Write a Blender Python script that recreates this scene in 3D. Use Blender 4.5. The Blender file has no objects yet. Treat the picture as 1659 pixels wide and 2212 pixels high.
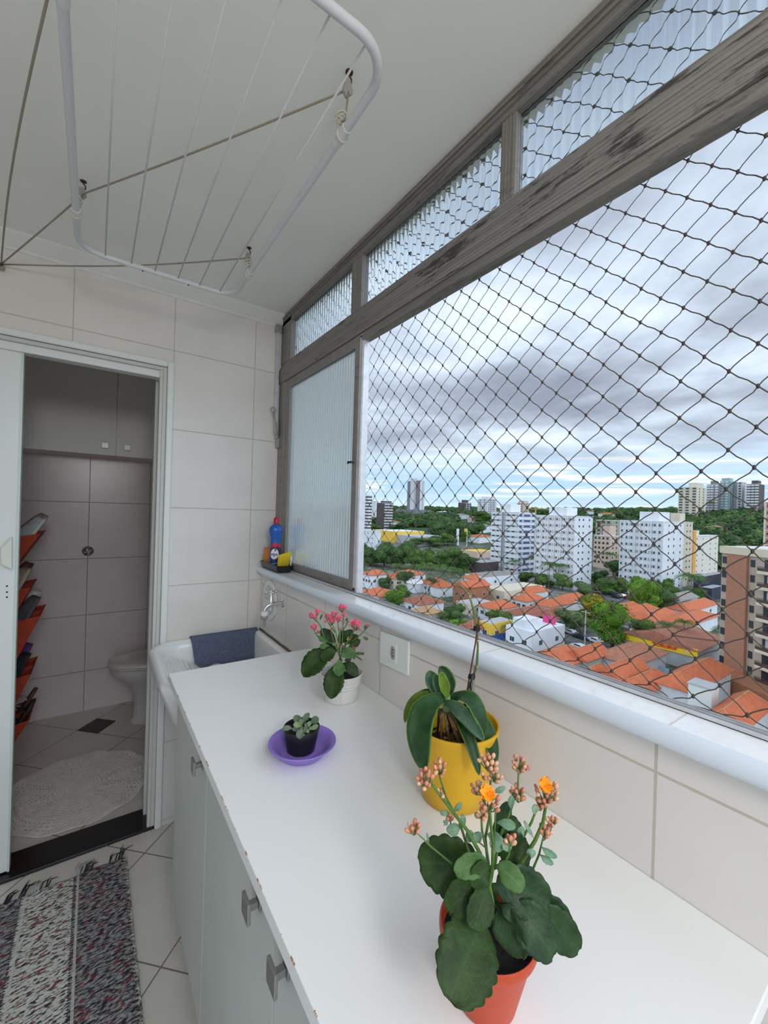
import bpy, bmesh, math, random
from mathutils import Vector, Matrix, noise

sc = bpy.context.scene
COL = sc.collection
PI = math.pi
random.seed(7)

# ------------------------------------------------------------------ camera
CZ = 1.49912
RX = Vector((0.81827353, 0.0238303, 0.57433487))      # world X/Y/Z in camera terms (right, down, forward)
RY = Vector((-0.57404306, -0.01835469, 0.81861937))
RZ = Vector((0.03004969, -0.99954751, -0.00133954))
FPX, CXP, CYP = 892.0, 829.5, 1106.0
right = Vector((RX[0], RY[0], RZ[0])); down = Vector((RX[1], RY[1], RZ[1])); fwd = Vector((RX[2], RY[2], RZ[2]))
cam_d = bpy.data.cameras.new('camera'); cam = bpy.data.objects.new('camera', cam_d); COL.objects.link(cam)
m = Matrix((( right[0], -down[0], -fwd[0]), (right[1], -down[1], -fwd[1]), (right[2], -down[2], -fwd[2]))).to_4x4()
m.translation = Vector((0, 0, CZ))
cam.matrix_world = m
cam_d.sensor_fit = 'VERTICAL'; cam_d.sensor_height = 24.0; cam_d.lens = 24.0 * FPX / 2212.0
cam_d.clip_start = 0.02; cam_d.clip_end = 6000
sc.camera = cam

# ------------------------------------------------------------------ view
sc.view_settings.view_transform = 'Standard'
sc.view_settings.look = 'None'
sc.view_settings.gamma = 1.0
sc.view_settings.use_curve_mapping = False
sc.view_settings.exposure = 0.42
sc.cycles.max_bounces = 12; sc.cycles.diffuse_bounces = 7; sc.cycles.transmission_bounces = 10
sc.cycles.transparent_max_bounces = 16
sc.cycles.sample_clamp_indirect = 6.0

# ------------------------------------------------------------------ node helper
class NT:
    def __init__(s, tree): s.t = tree; s.n = tree.nodes; s.l = tree.links
    def new(s, typ, **kw):
        n = s.n.new(typ)
        for k, v in kw.items(): setattr(n, k, v)
        return n
    def put(s, sock, v):
        if v is None: return
        if isinstance(v, bpy.types.NodeSocket): s.l.new(v, sock)
        elif isinstance(v, (tuple, list)) and sock.type == 'RGBA' and len(v) == 3: sock.default_value = (*v, 1)
        else: sock.default_value = v
    def math(s, op, a, b=None, c=None, clamp=False):
        n = s.new('ShaderNodeMath', operation=op, use_clamp=clamp)
        s.put(n.inputs[0], a); s.put(n.inputs[1], b); s.put(n.inputs[2], c)
        return n.outputs[0]
    def vmath(s, op, a, b=None):
        n = s.new('ShaderNodeVectorMath', operation=op); s.put(n.inputs[0], a); s.put(n.inputs[1], b)
        return n.outputs['Value'] if op in ('DOT_PRODUCT', 'LENGTH') else n.outputs[0]
    def mix(s, f, a, b, blend='MIX'):
        n = s.new('ShaderNodeMix', data_type='RGBA', blend_type=blend)
        s.put(n.inputs[0], f); s.put(n.inputs[6], a); s.put(n.inputs[7], b)
        return n.outputs[2]
    def noise(s, vec, scale, detail=3, rough=0.5, dist=0.0):
        n = s.new('ShaderNodeTexNoise'); s.put(n.inputs['Vector'], vec); n.inputs['Scale'].default_value = scale
        n.inputs['Detail'].default_value = detail; n.inputs['Roughness'].default_value = rough; n.inputs['Distortion'].default_value = dist
        return n.outputs[0]
    def smooth(s, v, a, b, lo=0.0, hi=1.0):
        n = s.new('ShaderNodeMapRange', interpolation_type='SMOOTHSTEP')
        s.put(n.inputs[0], v)
        for i, x in enumerate((a, b, lo, hi)): n.inputs[i + 1].default_value = x
        return n.outputs[0]
    def ramp(s, v, stops, interp='LINEAR'):
        n = s.new('ShaderNodeValToRGB'); s.put(n.inputs[0], v); r = n.color_ramp; r.interpolation = interp
        while len(r.elements) < len(stops): r.elements.new(0.5)
        for e, (p, c) in zip(r.elements, stops): e.position = p; e.color = (*c, 1)
        return n.outputs[0]
    def sep(s, v):
        n = s.new('ShaderNodeSeparateXYZ'); s.put(n.inputs[0], v); return n.outputs
    def comb(s, x, y, z):
        n = s.new('ShaderNodeCombineXYZ'); s.put(n.inputs[0], x); s.put(n.inputs[1], y); s.put(n.inputs[2], z); return n.outputs[0]

# ------------------------------------------------------------------ sky
SKY = 1.0
w = bpy.data.worlds.new('sky'); sc.world = w; w.use_nodes = True
T = NT(w.node_tree); T.n.clear()
tc = T.new('ShaderNodeTexCoord').outputs['Generated']
d = T.vmath('NORMALIZE', tc)
dx, dy, dz = T.sep(d)
zz = T.math('MAXIMUM', T.math('ADD', dz, 0.10), 0.03)
cp = T.comb(T.math('DIVIDE', dx, zz), T.math('DIVIDE', dy, zz), 0.0)
big = T.noise(T.vmath('ADD', cp, (3.3, 1.7, 0.0)), 0.75, 5, 0.5, 0.4)
fine = T.noise(cp, 2.4, 6, 0.6, 0.2)
cl = T.math('ADD', T.math('MULTIPLY', big, 0.80), T.math('MULTIPLY', fine, 0.22))
cloud = T.ramp(cl, [(0.38, (0.25, 0.29, 0.37)), (0.47, (0.37, 0.43, 0.52)), (0.54, (0.50, 0.59, 0.70)), (0.61, (0.66, 0.75, 0.85)), (0.70, (0.82, 0.88, 0.94))])
band = T.ramp(T.math('MULTIPLY', dz, 4.0), [(0.0, (0.62, 0.74, 0.86)), (0.10, (0.50, 0.68, 0.88)), (0.26, (0.38, 0.58, 0.83)), (0.55, (0.55, 0.72, 0.88)), (1.0, (0.6, 0.7, 0.8))])
az = T.math('ARCTAN2', dy, dx)
st = T.noise(T.comb(T.math('MULTIPLY', az, 3.2), T.math('MULTIPLY', dz, 55.0), 2.0), 1.0, 5, 0.55, 0.5)
band = T.mix(T.smooth(st, 0.50, 0.66), band, (0.90, 0.90, 0.84))
band = T.mix(T.smooth(st, 0.47, 0.30, 0.0, 0.5), band, (0.42, 0.50, 0.62))
col = T.mix(T.smooth(dz, 0.07, 0.20), band, cloud)
# a brighter patch where the hidden sun stands behind the cloud, off to the right and behind the window wall
glow = T.math('POWER', T.math('MAXIMUM', T.vmath('DOT_PRODUCT', d, Vector((0.30, -0.78, 0.55)).normalized()), 0.0), 6.0)
mul = T.math('ADD', T.math('ADD', T.math('MULTIPLY', glow, 3.2), 1.0), T.smooth(dx, 0.0, -0.6, 0.0, 1.0))
col = T.mix(1.0, col, T.comb(mul, mul, mul), 'MULTIPLY')
col = T.mix(T.smooth(dz, -0.02, -0.001), (0.30, 0.31, 0.29), col)
bg = T.new('ShaderNodeBackground'); T.put(bg.inputs[0], col); bg.inputs[1].default_value = SKY
T.l.new(bg.outputs[0], T.new('ShaderNodeOutputWorld').inputs[0])

# fill lamp added out of view behind the camera to brighten the room
ld = bpy.data.lights.new('fill_lamp', 'POINT'); ld.shadow_soft_size = 0.22
ld.energy = 36.0; ld.color = (1.0, 0.97, 0.93)
lo = bpy.data.objects.new('fill_lamp', ld); COL.objects.link(lo); lo.location = (0.0, -1.15, 2.05)

# ------------------------------------------------------------------ pixel -> point on a real plane
def ray(px, py):
    v = Vector((px - CXP, py - CYP, FPX)); return Vector((RX.dot(v), RY.dot(v), RZ.dot(v)))
def on(px, py, axis, val):
    d_ = ray(px, py); t = (val - (CZ if axis == 2 else 0.0)) / d_[axis]; return Vector((0, 0, CZ)) + d_ * t
def PD(px, py, dep):
    return Vector((0, 0, CZ)) + ray(px, py) * (dep / FPX)
def depth_of(p): return (Vector(p) - Vector((0, 0, CZ))).dot(fwd)

# ------------------------------------------------------------------ mesh builder
class MB:
    def __init__(s): s.v = []; s.f = []; s.mi = []; s.cur = 0
    def add(s, vs, fs, mi=None):
        b = len(s.v); s.v.extend(tuple(p) for p in vs)
        for f in fs: s.f.append([i + b for i in f]); s.mi.append(s.cur if mi is None else mi)
    def box(s, x0, x1, y0, y1, z0, z1, mi=None, M=None):
        vs = [Vector((x, y, z)) for z in (z0, z1) for y in (y0, y1) for x in (x0, x1)]
        if M is not None: vs = [M @ p for p in vs]
        s.add(vs, [(0, 2, 3, 1), (4, 5, 7, 6), (0, 1, 5, 4), (2, 6, 7, 3), (0, 4, 6, 2), (1, 3, 7, 5)], mi)
        return s
    def prism(s, poly, a0, a1, axis=2, mi=None, M=None):
        n = len(poly); vs = []
        for a in (a0, a1):
            for p in poly:
                if axis == 2: q = Vector((p[0], p[1], a))
                elif axis == 1: q = Vector((p[0], a, p[1]))
                else: q = Vector((a, p[0], p[1]))
                vs.append(M @ q if M is not None else q)
        fs = [tuple(range(n))[::-1], tuple(range(n, 2 * n))]
        fs += [(i, (i + 1) % n, (i + 1) % n + n, i + n) for i in range(n)]
        s.add(vs, fs, mi); return s
    def tube(s, pts, r, n=8, mi=None, closed=False, cap=True):
        pts = [Vector(p) for p in pts]; m_ = len(pts)
        rs = r if isinstance(r, (list, tuple)) else [r] * m_
        vs = []; up = None
        for i, p in enumerate(pts):
            a = pts[(i - 1) % m_] if (closed or i > 0) else p
            b = pts[(i + 1) % m_] if (closed or i < m_ - 1) else p
            t = (b - a); t = t.normalized() if t.length > 1e-9 else Vector((0, 0, 1))
            if up is None:
                up = t.cross(Vector((0, 0, 1)))
                if up.length < 1e-3: up = t.cross(Vector((1, 0, 0)))
                up.normalize()
            up = (up - t * up.dot(t))
            up = up.normalized() if up.length > 1e-6 else t.orthogonal().normalized()
            bn = t.cross(up)
            for k in range(n):
                an = 2 * PI * k / n
                vs.append(p + (up * math.cos(an) + bn * math.sin(an)) * rs[i])
        fs = []
        for i in range(m_ if closed else m_ - 1):
            j = (i + 1) % m_
            for k in range(n):
                fs.append((i * n + k, i * n + (k + 1) % n, j * n + (k + 1) % n, j * n + k))
        if cap and not closed:
            fs.append(tuple(range(n))[::-1]); fs.append(tuple(range((m_ - 1) * n, m_ * n)))
        s.add(vs, fs, mi); return s
    def lathe(s, prof, c=(0, 0, 0), n=32, mi=None, M=None):
        c = Vector(c); vs = []
        for r, z in prof:
            for k in range(n):
                a = 2 * PI * k / n; p = Vector((r * math.cos(a), r * math.sin(a), z))
                if M is not None: p = M @ p
                vs.append(c + p)
        fs = []
        for i in range(len(prof) - 1):
            for k in range(n):
                fs.append((i * n + k, i * n + (k + 1) % n, (i + 1) * n + (k + 1) % n, (i + 1) * n + k))
        if prof[0][0] > 1e-6: fs.append(tuple(range(n))[::-1])
        if prof[-1][0] > 1e-6: fs.append(tuple(range((len(prof) - 1) * n, len(prof) * n)))
        s.add(vs, fs, mi); return s
    def ball(s, c, r, nu=10, nv=6, mi=None, M=None):
        rr = r if isinstance(r, (tuple, list)) else (r, r, r); c = Vector(c)
        vs = [c + (M @ Vector((0, 0, -rr[2])) if M else Vector((0, 0, -rr[2])))]
        for j in range(1, nv):
            ph = -PI / 2 + PI * j / nv
            for i in range(nu):
                a = 2 * PI * i / nu; p = Vector((rr[0] * math.cos(ph) * math.cos(a), rr[1] * math.cos(ph) * math.sin(a), rr[2] * math.sin(ph)))
                vs.append(c + (M @ p if M else p))
        vs.append(c + (M @ Vector((0, 0, rr[2])) if M else Vector((0, 0, rr[2]))))
        fs = [(0, 1 + (i + 1) % nu, 1 + i) for i in range(nu)]
        for j in range(nv - 2):
            for i in range(nu):
                a = 1 + j * nu + i; b = 1 + j * nu + (i + 1) % nu; fs.append((a, b, b + nu, a + nu))
        L = len(vs) - 1; o = 1 + (nv - 2) * nu
        fs += [(o + i, o + (i + 1) % nu, L) for i in range(nu)]
        s.add(vs, fs, mi); return s
    def grid(s, rows, mi=None, closed=False):
        nr = len(rows); nc = len(rows[0]); vs = [p for r in rows for p in r]; fs = []
        for i in range(nr - 1):
            for j in range(nc if closed else nc - 1):
                k = (j + 1) % nc; fs.append((i * nc + j, i * nc + k, (i + 1) * nc + k, (i + 1) * nc + j))
        s.add(vs, fs, mi); return s
    def mesh(s, name, mats):
        me = bpy.data.meshes.new(name); me.from_pydata(s.v, [], s.f); me.update()
        for m_ in (mats if isinstance(mats, (list, tuple)) else [mats]): me.materials.append(m_)
        me.polygons.foreach_set('material_index', s.mi)
        return me
    def build(s, name, mats, parent=None, smooth=False, loc=None, bevel=0, solid=0, seg=2, fix=True):
        me = s.mesh(name, mats)
        if fix:
            bm = bmesh.new(); bm.from_mesh(me); bmesh.ops.recalc_face_normals(bm, faces=bm.faces); bm.to_mesh(me); bm.free()
        o = bpy.data.objects.new(name, me); COL.objects.link(o)
        if parent is not None:
            o.parent = parent; o.matrix_parent_inverse = parent.matrix_basis.inverted() if parent.type == 'EMPTY' or True else o.matrix_parent_inverse
        elif loc is not None:
            L = Vector(loc); me.transform(Matrix.Translation(-L)); o.location = L
        if smooth:
            me.polygons.foreach_set('use_smooth', [True] * len(me.polygons))
            if smooth != True:
                try: me.set_sharp_from_angle(angle=math.radians(smooth))
                except Exception: pass
        if solid:
            q = o.modifiers.new('thickness', 'SOLIDIFY'); q.thickness = solid; q.offset = 0
        if bevel:
            q = o.modifiers.new('edge', 'BEVEL'); q.width = bevel; q.segments = seg; q.limit_method = 'ANGLE'; q.angle_limit = math.radians(40)
        return o

def tag(o, label=None, cat=None, group=None, kind=None):
    if label: o['label'] = label
    if cat: o['category'] = cat
    if group: o['group'] = group
    if kind: o['kind'] = kind
    return o
def empty(name, loc, label=None, cat=None, group=None, kind=None, rz=0.0):
    o = bpy.data.objects.new(name, None); COL.objects.link(o); o.location = loc; o.rotation_euler = (0, 0, rz)
    o.empty_display_size = 0.05
    return tag(o, label, cat, group, kind)
def copy_tree(o, parent=None):
    c = o.copy(); COL.objects.link(c)
    if parent is not None: c.parent = parent
    for ch in list(o.children): copy_tree(ch, c)
    return c

# ------------------------------------------------------------------ materials
def mat(name, col, rough=0.5, metal=0.0, var=0.0, vscale=8.0, bump=0.0, bscale=40.0, spec=0.5, coat=0.0, trans=0.0, ior=1.45, sub=0.0):
    m_ = bpy.data.materials.new(name); m_.use_nodes = True; t = NT(m_.node_tree); b = m_.node_tree.nodes['Principled BSDF']
    b.inputs['Roughness'].default_value = rough; b.inputs['Metallic'].default_value = metal
    b.inputs['Specular IOR Level'].default_value = spec; b.inputs['Coat Weight'].default_value = coat
    b.inputs['Transmission Weight'].default_value = trans; b.inputs['IOR'].default_value = ior
    pos = t.new('ShaderNodeTexCoord').outputs['Object']
    if var > 0:
        n = t.noise(pos, vscale, 4, 0.55)
        lo_ = tuple(c * (1 - var) for c in col); hi_ = tuple(min(1, c * (1 + var)) for c in col)
        c = t.mix(t.smooth(n, 0.3, 0.7), lo_, hi_); t.put(b.inputs['Base Color'], c)
    else: b.inputs['Base Color'].default_value = (*col, 1)
    if bump > 0:
        bn = t.new('ShaderNodeBump'); bn.inputs['Strength'].default_value = 1.0; bn.inputs['Distance'].default_value = bump
        t.put(bn.inputs['Height'], t.noise(pos, bscale, 4)); t.l.new(bn.outputs[0], b.inputs['Normal'])
    return m_
def parts_of(m_): return NT(m_.node_tree), m_.node_tree.nodes['Principled BSDF']
def worldpos(t): return t.new('ShaderNodeNewGeometry').outputs['Position']

def grout_lines(t, coord, origin, pitch, width):
    """1 on a grout line, 0 on the tile"""
    u = t.math('DIVIDE', t.math('SUBTRACT', coord, origin), pitch)
    f = t.math('ABSOLUTE', t.math('SUBTRACT', u, t.math('ROUND', u)))
    return t.math('LESS_THAN', f, width / pitch / 2)
def tile_mat(name, axis_u, u0, pu, z0, pz, gw, col, gcol, rough=0.25, diag=False, var=0.03):
    m_ = mat(name, col, rough); t, b = parts_of(m_); p = worldpos(t); x, y, z = t.sep(p)
    if diag:
        a = t.math('SUBTRACT', x, y); c = t.math('ADD', x, y); k = 1.41421
    else:
        a = (x, y, z)[axis_u]; c = z if axis_u != 2 else x; k = 1.0
    g = t.math('MAXIMUM', grout_lines(t, a, u0, pu, gw * k), grout_lines(t, c, z0, pz, gw * k))
    n = t.smooth(t.noise(p, 5.0, 3), 0.3, 0.7)
    base = t.mix(n, tuple(v * (1 - var) for v in col), tuple(min(1, v * (1 + var)) for v in col))
    t.put(b.inputs['Base Color'], t.mix(g, base, gcol))
    t.put(b.inputs['Roughness'], t.math('ADD', t.math('MULTIPLY', g, 0.5), rough))
    bn = t.new('ShaderNodeBump'); bn.inputs['Distance'].default_value = 0.0012; bn.inputs['Strength'].default_value = 0.9
    h = t.math('ADD', t.math('MULTIPLY', g, -1.0), t.math('MULTIPLY', t.noise(p, 90.0, 2), 0.10))
    t.put(bn.inputs['Height'], h); t.l.new(bn.outputs[0], b.inputs['Normal'])
    return m_

WALLC = (0.72, 0.685, 0.655); GROUT = (0.52, 0.485, 0.43)
M_far = tile_mat('far_wall_tile', 0, 0.287, 0.3765, 2.218, 0.3655, 0.0042, WALLC, GROUT)
M_win = tile_mat('window_wall_tile', 1, 0.277, 0.3775, 1.1050, 0.3655, 0.0045, WALLC, (0.50, 0.47, 0.40))
M_bath = tile_mat('bathroom_tile', 0, -0.03, 0.381, 1.501, 0.405, 0.004, (0.72, 0.64, 0.63), (0.30, 0.25, 0.23))
M_bathside = tile_mat('bathroom_side_tile', 1, 3.65, 0.381, 1.501, 0.405, 0.004, (0.72, 0.64, 0.63), (0.30, 0.25, 0.23))
M_floor = tile_mat('floor_tile', 0, -1.805, 0.533, 2.230, 0.533, 0.0050, (0.66, 0.63, 0.58), (0.22, 0.19, 0.165), diag=True)
M_ceil = mat('ceiling_paint', (0.84, 0.84, 0.80), 0.9, var=0.02, vscale=2, bump=0.0004, bscale=30)
M_plaster = mat('white_plaster', (0.74, 0.74, 0.72), 0.8)
M_alu_white = mat('white_aluminium', (0.72, 0.745, 0.73), 0.32, spec=0.6)
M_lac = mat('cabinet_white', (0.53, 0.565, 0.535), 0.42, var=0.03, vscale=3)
M_top = mat('worktop_laminate', (0.86, 0.87, 0.865), 0.33, var=0.012, vscale=6, bump=0.00008, bscale=500)
t, b = parts_of(M_top); p = worldpos(t); x, y, z = t.sep(p)
chip = t.math('MULTIPLY', t.math('MULTIPLY', t.math('LESS_THAN', x, 0.2158), t.smooth(t.noise(t.comb(0.0, y, 0.0), 26.0, 5, 0.75), 0.545, 0.57)), t.math('GREATER_THAN', z, 0.9368))
t.put(b.inputs['Base Color'], t.mix(chip, (0.86, 0.87, 0.865), (0.42, 0.20, 0.10)))
M_sill = mat('sill_tile', (0.86, 0.87, 0.88), 0.12, spec=0.6); t, b = parts_of(M_sill); p = worldpos(t); x, y, z = t.sep(p)
g = grout_lines(t, y, 0.257, 0.3655, 0.0035)
vein = t.smooth(t.math('ABSOLUTE', t.math('SUBTRACT', t.noise(p, 4.0, 5, 0.6, 1.2), 0.5)), 0.0, 0.02, 0.10, 0.0)
c = t.mix(vein, (0.86, 0.87, 0.88), (0.45, 0.48, 0.55)); t.put(b.inputs['Base Color'], t.mix(g, c, (0.66, 0.64, 0.58)))
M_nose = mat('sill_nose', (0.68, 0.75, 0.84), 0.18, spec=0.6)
# aged aluminium of the window, brushed grain along the bars and black mildew stains
def alu_mat(name, col, stain, grain_axis=1):
    m_ = mat(name, col, 0.5, 0.15); t, b = parts_of(m_); p = worldpos(t); x, y, z = t.sep(p)
    s_ = t.comb(t.math('MULTIPLY', x, 300.0), t.math('MULTIPLY', y, 2.0 if grain_axis == 1 else 300.0), t.math('MULTIPLY', z, 300.0 if grain_axis == 1 else 2.0))
    gr = t.noise(s_, 1.0, 3)
    c = t.mix(t.smooth(gr, 0.3, 0.7), tuple(v * 0.78 for v in col), tuple(v * 1.18 for v in col))
    if stain > 0:
        sv = t.comb(t.math('MULTIPLY', x, 40.0), t.math('MULTIPLY', y, 7.0), t.math('MULTIPLY', z, 42.0))
        st_ = t.noise(sv, 1.0, 7, 0.72)
        near = t.smooth(y, 1.5, 0.7, 0.0, 0.045)
        c = t.mix(t.smooth(t.math('ADD', st_, near), 0.56, 0.66, 0.0, stain), c, (0.045, 0.04, 0.035))
    t.put(b.inputs['Base Color'], c)
    return m_
M_frame = alu_mat('aged_aluminium', (0.235, 0.220, 0.205), 0.5)
M_framev = alu_mat('aged_aluminium_upright', (0.265, 0.248, 0.232), 0.35, 2)
M_beam = alu_mat('stained_aluminium_beam', (0.255, 0.240, 0.225), 0.9)
M_alu = mat('bare_aluminium', (0.62, 0.63, 0.66), 0.38, 0.35, var=0.08, vscale=30)
M_alud = mat('dull_grey_metal', (0.36, 0.36, 0.35), 0.5, 0.3, var=0.1, vscale=20)
M_chrome = mat('chrome', (0.75, 0.75, 0.76), 0.12, 1.0)
M_dark = mat('dark_gap', (0.03, 0.028, 0.026), 0.8)
M_black = mat('black_granite', (0.012, 0.011, 0.012), 0.22, var=0.3, vscale=200)
def glass(name, rough, col=(0.94, 0.98, 1.0)):
    m_ = bpy.data.materials.new(name); m_.use_nodes = True; t = NT(m_.node_tree); t.n.clear()
    g = t.new('ShaderNodeBsdfGlass'); g.inputs['Color'].default_value = (*col, 1); g.inputs['Roughness'].default_value = rough; g.inputs['IOR'].default_value = 1.45
    t.l.new(g.outputs[0], t.new('ShaderNodeOutputMaterial').inputs[0]); return m_
M_glass = glass('fluted_glass', 0.0); M_glass2 = glass('fluted_frosted_glass', 0.05, (0.96, 0.99, 0.99))
t = NT(M_glass2.node_tree); g_ = [n for n in t.n if n.type == 'BSDF_GLASS'][0]; o_ = [n for n in t.n if n.type == 'OUTPUT_MATERIAL'][0]
tr = t.new('ShaderNodeBsdfTranslucent'); tr.inputs[0].default_value = (0.80, 0.88, 0.90, 1); mx = t.new('ShaderNodeMixShader'); mx.inputs[0].default_value = 0.22
t.l.new(g_.outputs[0], mx.inputs[1]); t.l.new(tr.outputs[0], mx.inputs[2]); t.l.new(mx.outputs[0], o_.inputs[0])

# ------------------------------------------------------------------ the room
FY = 2.148; CEIL = 2.518; LX = -0.75; BY = -1.7; WX = 0.7275
def struct(name, mb, m_, **k):
    o = mb.build(name, m_, **k); o['kind'] = 'structure'; return o
struct('floor', MB().box(LX, 0.90, BY, 3.70, -0.10, 0.0), M_floor)
struct('ceiling', MB().box(LX, 0.90, BY, 3.70, CEIL, CEIL + 0.12), M_ceil)
struct('wall_left', MB().box(LX - 0.1, LX, -0.2, 3.70, 0, CEIL), M_far)
mb = MB()
mb.box(0.290, 0.90, FY, FY + 0.15, 0, CEIL); mb.box(LX, 0.290, FY, FY + 0.15, 2.150, CEIL); mb.box(LX, -0.62, FY, FY + 0.15, 0, 2.150)
struct('wall_far', mb, M_far)
struct('wall_right', MB().box(WX, 0.808, BY, FY, 0, 1.157), M_win)
# bathroom beyond the doorway
struct('wall_bathroom_back', MB().box(LX, 1.0, 3.65, 3.75, 0, CEIL), M_bath)
struct('wall_bathroom_right', MB().box(0.86, 0.96, FY + 0.15, 3.65, 0, CEIL), M_bathside)
struct('wall_bathroom_left', MB().box(-0.56, -0.46, FY + 0.15, 3.65, 0, CEIL), M_bathside)
# plaster cove between far wall and ceiling
prof = [(FY, 2.462), (FY - 0.006, 2.464), (FY - 0.010, 2.474), (FY - 0.022, 2.482), (FY - 0.030, 2.494), (FY - 0.048, 2.504), (FY - 0.055, 2.512), (FY - 0.055, CEIL), (FY, CEIL)]
struct('trim_1', MB().prism(prof, LX, 0.80, axis=0), M_plaster, smooth=30)

# window sill: tiled ledge with a rounded nose
struct('trim_2', MB().box(0.7150, 0.810, BY, FY, 1.157, 1.190), M_sill)
pr = [(0.7155, 1.1905)] + [(0.7155 - 0.0165 * math.cos(a), 1.1735 + 0.0170 * math.sin(a)) for a in [PI / 2 - 0.15 - i * (PI - 0.3) / 10 for i in range(11)]] + [(0.7155, 1.1560), (WX, 1.1560), (WX, 1.1595), (0.7155, 1.1595)]
pr = [(0.7160, 1.1905)] + [(0.7160 - 0.0160 * math.sin(PI * i / 10), 1.1733 + 0.0172 * math.cos(PI * i / 10)) for i in range(1, 10)] + [(0.7160, 1.1561), (0.7272, 1.1561), (0.7272, 1.1569)]
struct('trim_3', MB().prism([(a, b_) for a, b_ in pr], BY, FY - 0.001, axis=1), M_nose, smooth=30)

# ------------------------------------------------------------------ doorway to the bathroom
frame = empty('door_1', (0.28, FY, 0), kind='structure')
mb = MB()
def casing(mb, poly_fn): pass
mb.box(0.262, 0.290, FY - 0.012, FY + 0.004, 0, 2.162)       # right casing face
mb.box(-0.70, 0.262, FY - 0.012, FY + 0.004, 2.134, 2.162)
mb.build('door_casing', M_alu_white, frame, bevel=0.006, seg=3)
mb = MB(); mb.box(0.246, 0.262, FY + 0.002, FY + 0.16, 0, 2.134); mb.box(-0.64, 0.246, FY + 0.002, FY + 0.16, 2.118, 2.134)
mb.box(0.226, 0.246, FY + 0.10, FY + 0.135, 0, 2.118); mb.box(0.232, 0.246, FY + 0.004, FY + 0.03, 0, 2.118)
mb.build('jamb_lining', mat('jamb_grey', (0.55, 0.56, 0.53), 0.4), frame, bevel=0.002)
MB().box(-0.64, 0.246, FY + 0.018, FY + 0.072, 2.086, 2.118).build('sliding_track', M_alu_white, frame, bevel=0.002)
struct('trim_4', MB().box(-0.62, 0.288, FY - 0.002, FY + 0.152, 0.0, 0.014), M_black, bevel=0.002)
door = empty('door_2', (-0.40, FY + 0.045, 0.02), kind='structure')
MB().box(-0.66, -0.246, FY + 0.035, FY + 0.062, 0.020, 2.09).build('door_leaf', M_alu_white, door, bevel=0.003)
MB().box(-0.250, -0.243, FY + 0.030, FY + 0.067, 0.020, 2.09).build('edge_strip', mat('greenish_edge', (0.55, 0.66, 0.60), 0.3), door)
hy = FY + 0.035
hp = [(-0.304, 1.392), (-0.281, 1.392), (-0.262, 1.362), (-0.262, 1.182), (-0.281, 1.160), (-0.304, 1.160)]
hp = [(-0.281, 1.300), (-0.263, 1.318), (-0.259, 1.322), (-0.259, 1.190), (-0.263, 1.192), (-0.281, 1.205)]
a_, b2 = on(3, 1185, 1, hy), on(28, 1158, 1, hy)
c_, d2 = on(28, 1230, 1, hy), on(3, 1218, 1, hy)
MB().prism([(a_.x, a_.z), (b2.x, b2.z), (c_.x, c_.z), (d2.x, d2.z)], hy - 0.022, hy, axis=1).build('pull_handle', mat('cream_plastic', (0.70, 0.70, 0.62), 0.35), door, bevel=0.004)
for i, py in enumerate((1266, 1279, 1290)):
    q = on(15, py, 1, hy)
    MB().lathe([(0.0035, -0.0008), (0.0035, 0.0006)], (q.x, hy - 0.0006, q.z), 12, M=Matrix.Rotation(PI / 2, 3, 'X')).build('screw_hole', mat('rust_dark', (0.09, 0.03, 0.03), 0.8), door)

# ------------------------------------------------------------------ the window
win = empty('window_1', (0.815, 0.3, 1.19), kind='structure')
YN = -1.7
# bottom track
mb = MB(); mb.box(0.7860, 0.8085, YN, FY - 0.01, 1.190, 1.1915, mi=1)
for xx in (0.7860, 0.7965, 0.8070): mb.box(xx, xx + 0.0016, YN, FY - 0.01, 1.1915, 1.1975)
mb.build('bottom_track', [M_alu, M_dark], win)
# beam between sashes and transoms
mb = MB()
mb.box(0.792, 0.835, YN, 2.146, 2.160, 2.2350); mb.box(0.798, 0.835, YN, 2.146, 2.2350, 2.2480); mb.box(0.803, 0.835, YN, 2.146, 2.2480, 2.2660)
for k in range(7): mb.box(0.7912, 0.792, YN, 2.146, 2.166 + k * 0.0095, 2.1695 + k * 0.0095)
mb.build('transom_beam', M_beam, win, bevel=0.0015)
mb = MB(); mb.box(0.797, 0.803, YN, 1.312, 2.152, 2.160); mb.box(0.795, 0.830, YN, 1.312, 2.130, 2.152)
mb.build('upper_track', M_frame, win, bevel=0.003)
# top frame
mb = MB(); mb.box(0.795, 0.838, YN, 2.146, 2.487, CEIL); mb.box(0.801, 0.835, YN, 2.146, 2.466, 2.487); mb.box(0.789, 0.795, YN, 2.146, 2.496, 2.504)
mb.build('top_frame', M_frame, win, bevel=0.0015)
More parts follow.
